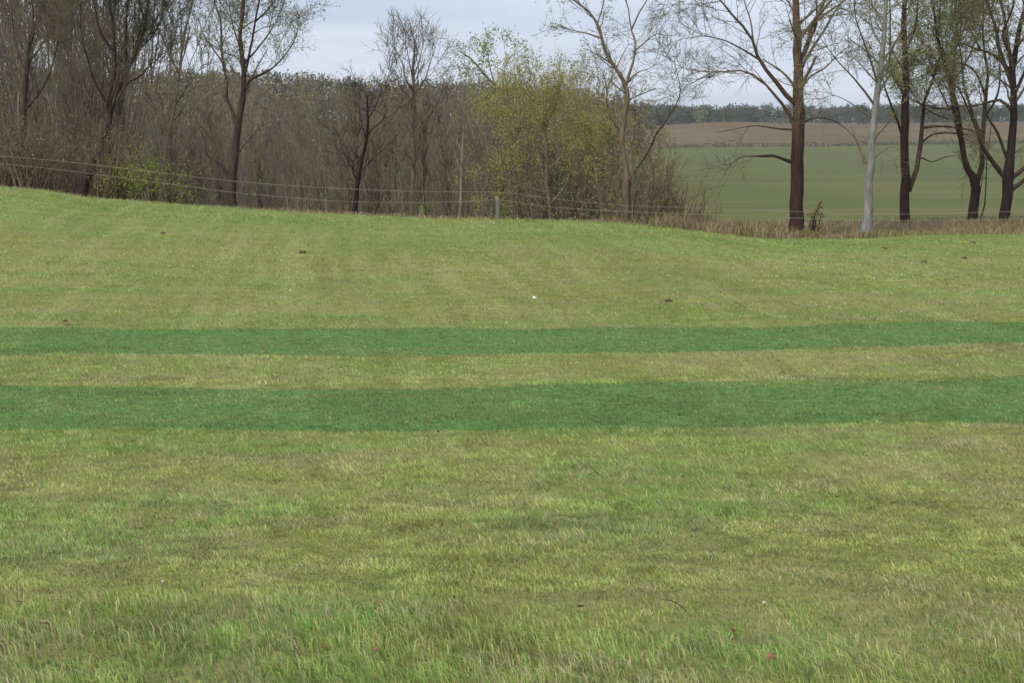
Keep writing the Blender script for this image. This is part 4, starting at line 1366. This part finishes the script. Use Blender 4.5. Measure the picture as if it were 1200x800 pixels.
for (u, vt, wpx) in ((583, 231, 5.0), (-160, 168, 6), (1330, 243, 6)):
    top = P(u, vt, FD)
    g = tz(top[0], FD)
    q, rr_ = resample([(top[0], FD + 0.055, g - 0.4), (top[0] + 0.01, FD + 0.055, (g + top[2]) / 2), (top[0] - 0.01, FD + 0.055, top[2])], [wpx * FD / F / 2] * 3, 8)
    v, f = tubes(q[None], rr_[None], 10)
    cap = np.array([q[-1] + np.array([0, 0, 0.012])])
    nv = len(v)
    ring = np.arange(nv - 10, nv)
    capf = np.stack([ring, np.roll(ring, -1), np.full(10, nv)], 1)
    obj("post", mesh_np("post", shift(np.concatenate([v, cap]), froot), [f, capf], M['post'], True), fence)

# ------------------------------------------------------------------ litter on the lawn
def flat_mat(name, c1, c2, sc_=30):
    m, t, b = new_mat(name)
    n1 = noise(t, sc_, 4)
    t.links.new(ramp(t, n1, [(0.35, c1), (0.65, c2)]), b.inputs["Base Color"])
    return m


M['dead'] = flat_mat("dead_leaf_brown", (0.12, 0.06, 0.035), (0.24, 0.13, 0.08))
M['dead_red'] = flat_mat("dead_leaf_red", (0.112, 0.036, 0.023), (0.168, 0.064, 0.036))
M['dead_tan'] = flat_mat("dead_leaf_tan", (0.27, 0.18, 0.12), (0.38, 0.27, 0.19))
M['clod'] = flat_mat("soil", (0.05, 0.032, 0.022), (0.11, 0.075, 0.05), 60)
M['ball'] = flat_mat("white_ball", (0.78, 0.78, 0.76), (0.85, 0.85, 0.83), 200)
M['stone'] = flat_mat("pale_stone", (0.36, 0.36, 0.33), (0.48, 0.47, 0.43), 40)


def ground_px(u, v):
    r = ray(u, v)
    k = -EYE / r[2]
    for _ in range(30):
        x, y = r[0] * k, r[1] * k
        z = tz(x, y)
        k = 0.5 * k + 0.5 * (EYE - z) / (-r[2])
    return x, y, z


def dead_leaf(u, v, size, mat, label, seed, lift=0.03):
    r = np.random.default_rng(seed)
    x, y, z = ground_px(u, v)
    n = 13
    tt = np.linspace(0, 1, n)
    half = 0.30 * np.sin(np.pi * tt ** 0.8) * (1 + 0.22 * np.sin(tt * 19 + seed)) + 0.01
    cx = tt - 0.5
    curl = 0.5 * (tt - 0.5) ** 2
    V = []
    for i in range(n):
        V += [(cx[i], -half[i], curl[i] + half[i] * 0.55), (cx[i], 0, curl[i]), (cx[i], half[i], curl[i] + half[i] * 0.4)]
    V.append((-0.85, 0.05, 0.10)); V.append((-0.85, 0.02, 0.12))
    V = np.array(V) * size
    f = []
    for i in range(n - 1):
        a = i * 3
        f += [(a, a + 1, a + 4, a + 3), (a + 1, a + 2, a + 5, a + 4)]
    f.append((1, 3 * n, 3 * n + 1, 2))
    o = obj("dead_leaf", mesh_np("dead_leaf", V, [np.array(f)], M[mat], True))
    o.location = (x, y, z + lift)
    o.rotation_euler = (r.uniform(-.6, .6), r.uniform(-.3, .3), r.uniform(0, 6.28))
    tag(o, label, "leaf")
    so = o.modifiers.new("thickness", 'SOLIDIFY')
    so.thickness = 0.0008


# scattered crumbs of dead leaf, far too many and small to count
r = np.random.default_rng(62)
n = 420
lx, ly = scatter(n, 3.6, 26, 1.3, r)
lz = terrain(lx, ly) + r.uniform(0.004, 0.022, n)
a = r.normal(0, 1, (n, 3)) * (1, 1, 0.4); a /= np.linalg.norm(a, axis=1, keepdims=True)
b_ = np.cross(a, np.array([0.2, 0.3, 1.0])[None]); b_ /= np.linalg.norm(b_, axis=1, keepdims=True)
sz = (r.uniform(0.004, 0.010, n) * (1 + ly / 22))[:, None]
c = np.stack([lx, ly, lz], 1)
V = np.stack([c - a * sz, c + b_ * sz * .6 + (0, 0, 0.004), c + a * sz, c - b_ * sz * .6], 1).reshape(-1, 3)
tag(obj("leaf_litter", mesh_np("leaf_litter", V, [np.arange(n * 4).reshape(-1, 4)], M['dead'])), "tiny crumbs of dead leaf scattered through the turf", "leaf litter", None, "stuff")

for k, a in enumerate((
        (52, 742, .040, 'dead_tan', "pinkish-tan dead leaf near the bottom left corner of the lawn"),
        (680, 722, .045, 'dead', "curled brown dead leaf on the foreground grass beside the thin twig"),
        (858, 751, .030, 'dead_red', "small rust-red dead leaf in the foreground right of the twig"),
        (902, 783, .040, 'dead', "brown dead leaf at the bottom of the picture, right of the rust-red leaf"),
        (440, 773, .026, 'dead', "small dark dead leaf low in the foreground, left of centre"),
        (571, 574, .034, 'dead_red', "reddish dead leaf on the middle lawn below the wide green strip"),
        (408, 686, .030, 'dead_tan', "small tan dead leaf in the foreground left of centre"),
        (980, 591, .030, 'dead_red', "orange-brown dead leaf on the right of the lawn below the wide strip"),
        (308, 414, .055, 'dead', "brown dead leaf on the near edge of the narrow green strip"),
        (76, 381, .070, 'dead_red', "reddish leaf on the far edge of the narrow strip at the left"),
        (23, 716, .034, 'dead_tan', "faded tan dead leaf near the left edge above the pinkish one"),
        (1037, 294, .12, 'dead_red', "rust-coloured leaf clump on the lawn beyond the strips, near the pale tree"))):
    dead_leaf(*a[:3], a[3], a[4], 900 + k, 0.035 if a[1] > 450 else 0.03)


def lump(name, u, v, sx, sy, sz, mat, label, cat, seed, sub=3, rough=0.25):
    import bmesh
    x, y, z = ground_px(u, v)
    bm = bmesh.new()
    bmesh.ops.create_icosphere(bm, subdivisions=sub, radius=1.0)
    for q in bm.verts:
        n_ = q.co.normalized()
        d = 1 + rough * (vn(n_.x * 2.2 + seed, n_.y * 2.2 + n_.z * 3, seed % 7) - 0.5) * 2 + rough * .5 * (vn(n_.x * 6, n_.y * 6 + n_.z * 5, seed % 5) - 0.5)
        q.co = Vector((n_.x * sx * d, n_.y * sy * d, n_.z * sz * d))
    me = bpy.data.meshes.new(name)
    bm.to_mesh(me)
    bm.free()
    me.materials.append(M[mat])
    me.polygons.foreach_set("use_smooth", [True] * len(me.polygons))
    o = obj(name, me)
    o.location = (x, y, z + sz * 0.9 + (0.012 if name != 'soil_clod' else 0.0))
    tag(o, label, cat)


lump("golf_ball", 626, 352, .015, .015, .015, 'ball', "small white ball lying on the pale lawn beyond the narrow strip", "ball", 3, 3, 0.0)
lump("soil_clod", 783, 354, .038, .028, .016, 'clod', "dark clod of soil on the pale lawn right of the white ball", "soil", 11)
lump("soil_clod", 191, 274, .034, .028, .014, 'clod', "dark brown clod near the far left of the lawn below the tall tree", "soil", 12)
lump("soil_clod", 1083, 308, .034, .028, .014, 'clod', "brown clod on the far right lawn in front of the twin-stemmed tree", "soil", 13)
lump("soil_clod", 1130, 303, .04, .03, .014, 'clod', "brown clod on the far right lawn in front of the forked tree", "soil", 14)
lump("soil_clod", 1140, 285, .045, .03, .014, 'clod', "brown clod at the lawn's rim below the forked tree", "soil", 15)
lump("soil_clod", 354, 297, .05, .03, .02, 'clod', "small dark clod on the far lawn left of centre", "soil", 16)
lump("pebble", 895, 711, .007, .006, .006, 'stone', "white pebble in the foreground grass right of the twig", "pebble", 17)
lump("pebble", 191, 686, .006, .005, .005, 'stone', "pale pebble in the foreground grass at the left", "pebble", 18)
x, y, z = ground_px(790, 728)
q, rr_ = resample([(-0.045, 0.01, 0.075), (-0.02, 0.0, 0.078), (0.01, -0.004, 0.066), (0.04, -0.02, 0.045)], [0.0014, .0016, .0018, .0015], 10)
v, f = tubes(q[None], rr_[None], 6)
o = obj("twig", mesh_np("twig", v, [f], M['bark_dark'], True))
o.location = (x, y, z)
tag(o, "thin bent dark twig resting on the foreground grass", "twig")

# ------------------------------------------------------------------ haze
m = bpy.data.materials.new("haze")
m.use_nodes = True
t = m.node_tree
t.nodes.clear()
o_ = t.nodes.new("ShaderNodeOutputMaterial")
pv = t.nodes.new("ShaderNodeVolumePrincipled")
pv.inputs["Color"].default_value = (0.86, 0.92, 1.0, 1)
pv.inputs["Density"].default_value = 0.00024
pv.inputs["Anisotropy"].default_value = 0.2
t.links.new(pv.outputs[0], o_.inputs["Volume"])
x0, x1, y0, y1, z0, z1 = -4700, 4700, -70, 4260, -12, 26
V = [(a, b_, c) for a in (x0, x1) for b_ in (y0, y1) for c in (z0, z1)]
Fh = [(0, 1, 3, 2), (4, 6, 7, 5), (0, 4, 5, 1), (2, 3, 7, 6), (0, 2, 6, 4), (1, 5, 7, 3)]
hz = obj("haze", mesh_np("haze", V, [np.array(Fh)], m))
tag(hz, "thin pale blue haze hanging over the valley", "haze", None, "stuff")
tot = sum(len(me.loops) - 2 * len(me.polygons) for me in bpy.data.meshes)
print("POLYS", tot)
for me in sorted(bpy.data.meshes, key=lambda q: -len(q.polygons))[:25]: print("BIG", me.name, len(me.loops) - 2 * len(me.polygons))
